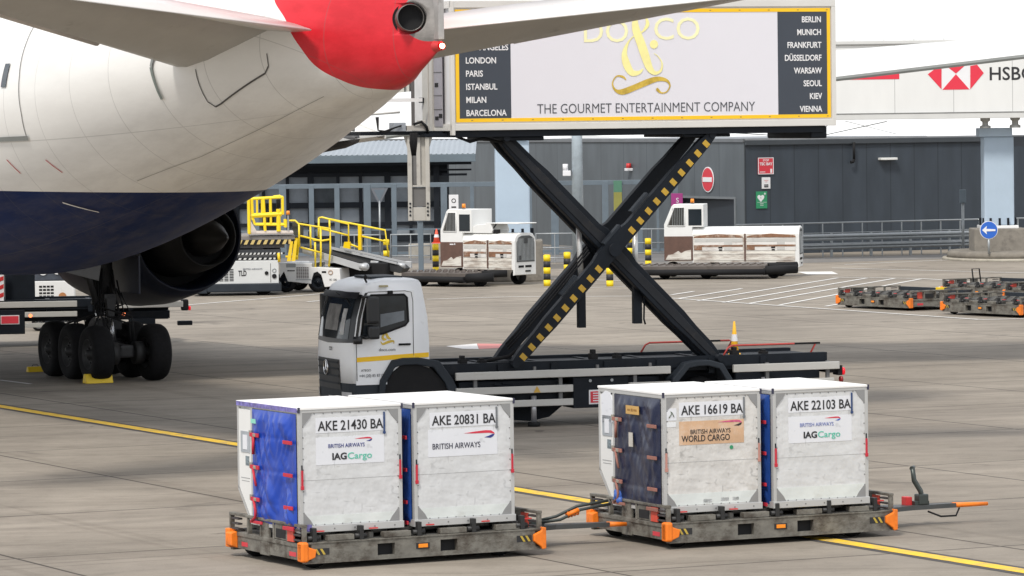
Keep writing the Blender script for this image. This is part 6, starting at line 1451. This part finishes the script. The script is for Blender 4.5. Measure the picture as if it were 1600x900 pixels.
# ------------------------------------------------------------------ cargo transporters
tw = M('transporter_white', (.74,.74,.72), .4, var=.03, dirt=.10, dirtcol=(.45,.42,.38))
tbr = M('transporter_brown', (.115,.062,.045), .6, var=.2, scale=3, dirt=.05, dirtcol=(.5,.45,.35))
tbw = M('flaking_paint', (.70,.67,.60), .55, var=.06, scale=2, dirt=.62, dirtcol=(.16,.085,.05), stretch=(.35,1,2.2), dscale=1.0)
def transporter(label, loc, yaw, Lb, Lc, cabside, ldeck, hood=False, front_cab=True):
    t = thing('cargo_transporter', label, 'cargo transporter', loc, yaw, 'brown and white cargo transporters')
    x0 = Lc
    # low roller deck in front (near side)
    m = MB(); m.box(-ldeck[0], Lb*.80, -1.95, -.1, .16, .50, .03); rdk = m.build('roller_deck', M('transporter_deck', (.10,.085,.075), .6, var=.25, dirt=.3, dirtcol=(.05,.04,.03)), t)
    m = MB()
    for k in range(int((Lb*.78+ldeck[0])/.28)):
        for j in range(5): m.cyl((-ldeck[0]+.1+k*.28,-1.75+j*.36,.50),(-ldeck[0]+.1+k*.28,-1.6+j*.36,.50),.045,n=8)
    absorb(rdk, m.build('rollers', M('roller_dark', (.12,.10,.09), .5, .4), t, split=False))
    m = MB(); m.cyl((Lb*.78,-1.85,.30),(Lb+.1,-1.3,.34),.16,n=12); m.cyl((Lb*.80,-1.0,.42),(Lb*1.0,-.4,.44),.13,n=12); m.cyl((-ldeck[0],-2.0,.26),(Lb*.8,-2.0,.26),.11,n=10); m.build('rubber_bumper', black, t)
    for wx in (.2, Lb*.35, Lb*.85): wheel_parts(t, wx, -1.3, .24, .3, navy); wheel_parts(t, wx, .9, .28, .3, rimg, side=1)
    # engine body with rounded top
    def rr_(x, w_, z0, z1): return [(x, y0_, z) for y0_, z in ((0,z0),(0,z1-.28),(.05,z1-.12),(.16,z1-.03),(.32,z1),(w_-.3,z1),(w_-.14,z1-.04),(w_-.04,z1-.14),(w_,z1-.3),(w_,z0))]
    m = MB(); m.loft([rr_(x0,1.25,.55,1.85), rr_(Lb-.04,1.25,.55,1.85), ], smooth=False); m.build('engine_cover', tw, t)
    m = MB(); m.box(x0+.04,Lb-.1,-.012,0,.55,1.58); m.build('flaking_side', tbw, t)
    MB().box(x0+.06,Lb-.12,-.028,-.012,.62,.70).box(x0+.06,Lb-.12,-.024,-.012,.84,.90).build('side_strip', tbw, t)
    hw = (Lb-x0)/2
    for k in (0,1):
        a = x0+.06+k*hw; b = a+hw-.14
        MB().box(a,b,-.025,-.012,.98,1.44,.004).build('side_hatch', M('hatch_worn_white', (.72,.70,.66), .5, var=.06, scale=2, dirt=.42, dirtcol=(.20,.11,.07), stretch=(.35,1,2.2)), t)
        MB().box(a+(b-a)*.62,a+(b-a)*.78,-.033,-.025,1.0,1.30).build('hatch_panel', M('transporter_band_grey', (.52,.51,.48), .5, var=.1, dirt=.3), t)
        MB().box(a+.02,b-.02,-.032,-.025,1.30,1.42).build('hatch_band', M('transporter_band_grey', (.52,.51,.48), .5, var=.1, dirt=.3), t)
        MB().box(a,b,-.034,-.025,1.12,1.19).box(a,a+.3,-.034,-.025,1.0,1.13).build('rust_streak', M('rust_brown', (.22,.11,.06), .7, var=.35, scale=6, dirt=.4, dirtcol=(.6,.55,.48)), t)
        m = MB(); m.box((a+b)/2,(a+b)/2+.15,-.035,-.025,1.06,1.12).box((a+b)/2+.02,(a+b)/2+.14,-.035,-.025,.98,1.03); m.build('hatch_handle', black, t)
        m = MB(); m.prism([(a,1.50),(a+.2,1.54),((a+b)/2,1.60),(b-.1,1.54),(b,1.50),(b,1.46),(a,1.46)],'y',-.03,-.0); m.build('cover_edge', M('rust_brown', (.22,.11,.06), .7, var=.35, scale=6, dirt=.4, dirtcol=(.6,.55,.48)), t)
    MB().box(x0+hw-.03,x0+hw+.03,-.04,0,.6,1.6).build('side_rib', tbr, t)
    # grille end
    m = MB(); m.loft([rr_(Lb-.04,1.25,.35,1.86), rr_(Lb,1.25,.35,1.86), rr_(Lb+.05,1.22,.37,1.82)], smooth=False); m.build('end_cap', tw, t)
    g_ = MB(); g_.prism([(.10,.82),(1.14,.82),(1.14,1.52),(1.02,1.70),(.85,1.76),(.40,1.76),(.22,1.70),(.10,1.52)],'x',Lb+.045,Lb+.062); g_.build('grille', M('grille_grey', (.10,.105,.105), .6, var=.3, spec=.2), t)
    g_ = MB()
    for k in range(13): g_.cyl((Lb+.07,.16+k*.077,.87),(Lb+.07,.16+k*.077,1.66),.014,n=6)
    g_.build('grille_bars', steel, t)
    MB().box(Lb+.06,Lb+.08,.5,.72,1.48,1.66).box(Lb+.05,Lb+.065,.2,.5,.62,.70).box(Lb+.05,Lb+.065,.6,.95,.62,.70).box(Lb+.05,Lb+.065,.6,.9,.46,.52).box(Lb+.06,Lb+.08,.16,.34,.90,1.05).build('end_openings', black, t)
    # cab
    c0, c1 = 0.0, Lc
    cabo = bpy.data.objects.new('cab', None); COL.objects.link(cabo); cabo.parent = t
    MB().box(c0, c1+.02, -.02, 1.25, .62, 1.52, .02).build('cab_base', tbr, cabo)
    m = MB(); m.prism([(c0+.05,.66),(c1-.05,.66),(c1-.05,1.02),(c0+Lc*.75,.98),(c0+Lc*.6,.90),(c0+Lc*.5,.98),(c0+Lc*.3,.86),(c0+.15,.84)],'y',-.03,-.02); m.build('paint_patch', tbw, cabo)
    up = [(c0,1.50),(c0,1.95),(c0+.28,2.62),(c0+.36,2.70),(c1+.42,2.70),(c1+.42,1.85),(c1,1.85),(c1,1.50)]
    MB().prism(up, 'y', 0, 1.2).build('cab_shell', tw, cabo, bev=.02)
    wq = [(c0+.14,1.90),(c0+.38,2.58),(c1-.28,2.58),(c1-.28,1.90)]
    MB().prism(wq, 'y', -.012, 0).build('cab_window', M('cab_glass', (.05,.05,.045), .1, var=.4), cabo)
    MB().box(c1-.14,c1+.35,-.012,0,1.92,2.52).build('cab_window', glass, cabo)
    MB().tube([(x,-.012,z) for x,z in wq+[wq[0]]], .022, 6).build('window_frame', tw, cabo)
    g_ = MB()
    for k in range(7):
        x = c0+.32+k*(c1-.28-c0-.3)/7; g_.cyl((x,-.02,1.92),(x,-.02,2.56),.008,n=5)
    g_.build('window_bars', steel, cabo)
    MB().cyl((c1+.0,.1,2.7),(c1+.0,.1,2.75),.06,n=12).build('beacon_base', steel, cabo); MB().cyl((c1,.1,2.75),(c1,.1,2.90),.075,.06,n=14).build('beacon', amber, cabo)
    if hood:
        m = MB(); m.prism([(c1+.25,1.84),(c1+.35,2.05),(c1+.6,2.15),(c1+1.2,2.2),(c1+1.3,1.95),(c1+1.25,1.84)],'y',.1,1.1); m.box(c1+1.0,c1+2.5,.1,1.15,0,.04,M4=Matrix.Translation((0,0,2.18))); m.build('raised_hood', tw, t, bev=.03)
        MB().tube([(c1+1.3,.2,1.84),(c1+1.25,.2,2.0),(c1+1.4,.2,2.18)],.03).box(c1+1.3,c1+1.5,.15,.3,1.84,1.98).build('hood_stay', black, t)
        MB().box(c0+.45,c0+.62,-.026,-.02,1.42,1.46).box(c0+.66,c0+.70,-.026,-.02,1.42,1.48).build('faded_print', swhite, cabo, split=False)
    return t
tR = G(1040, 434)
transporter('right brown and white cargo transporter with flaking paint in front of the roller door', (at(1040,430,157.5).x, 158.6, 0), R(-10), 4.95, 1.05, 0, (.9,))
transporter('left cargo transporter with its white hood lifted, parked behind the truck cab', (at(688,430,154).x, 155.2, 0), R(-38), 3.35, 1.02, 0, (.25,), hood=True)
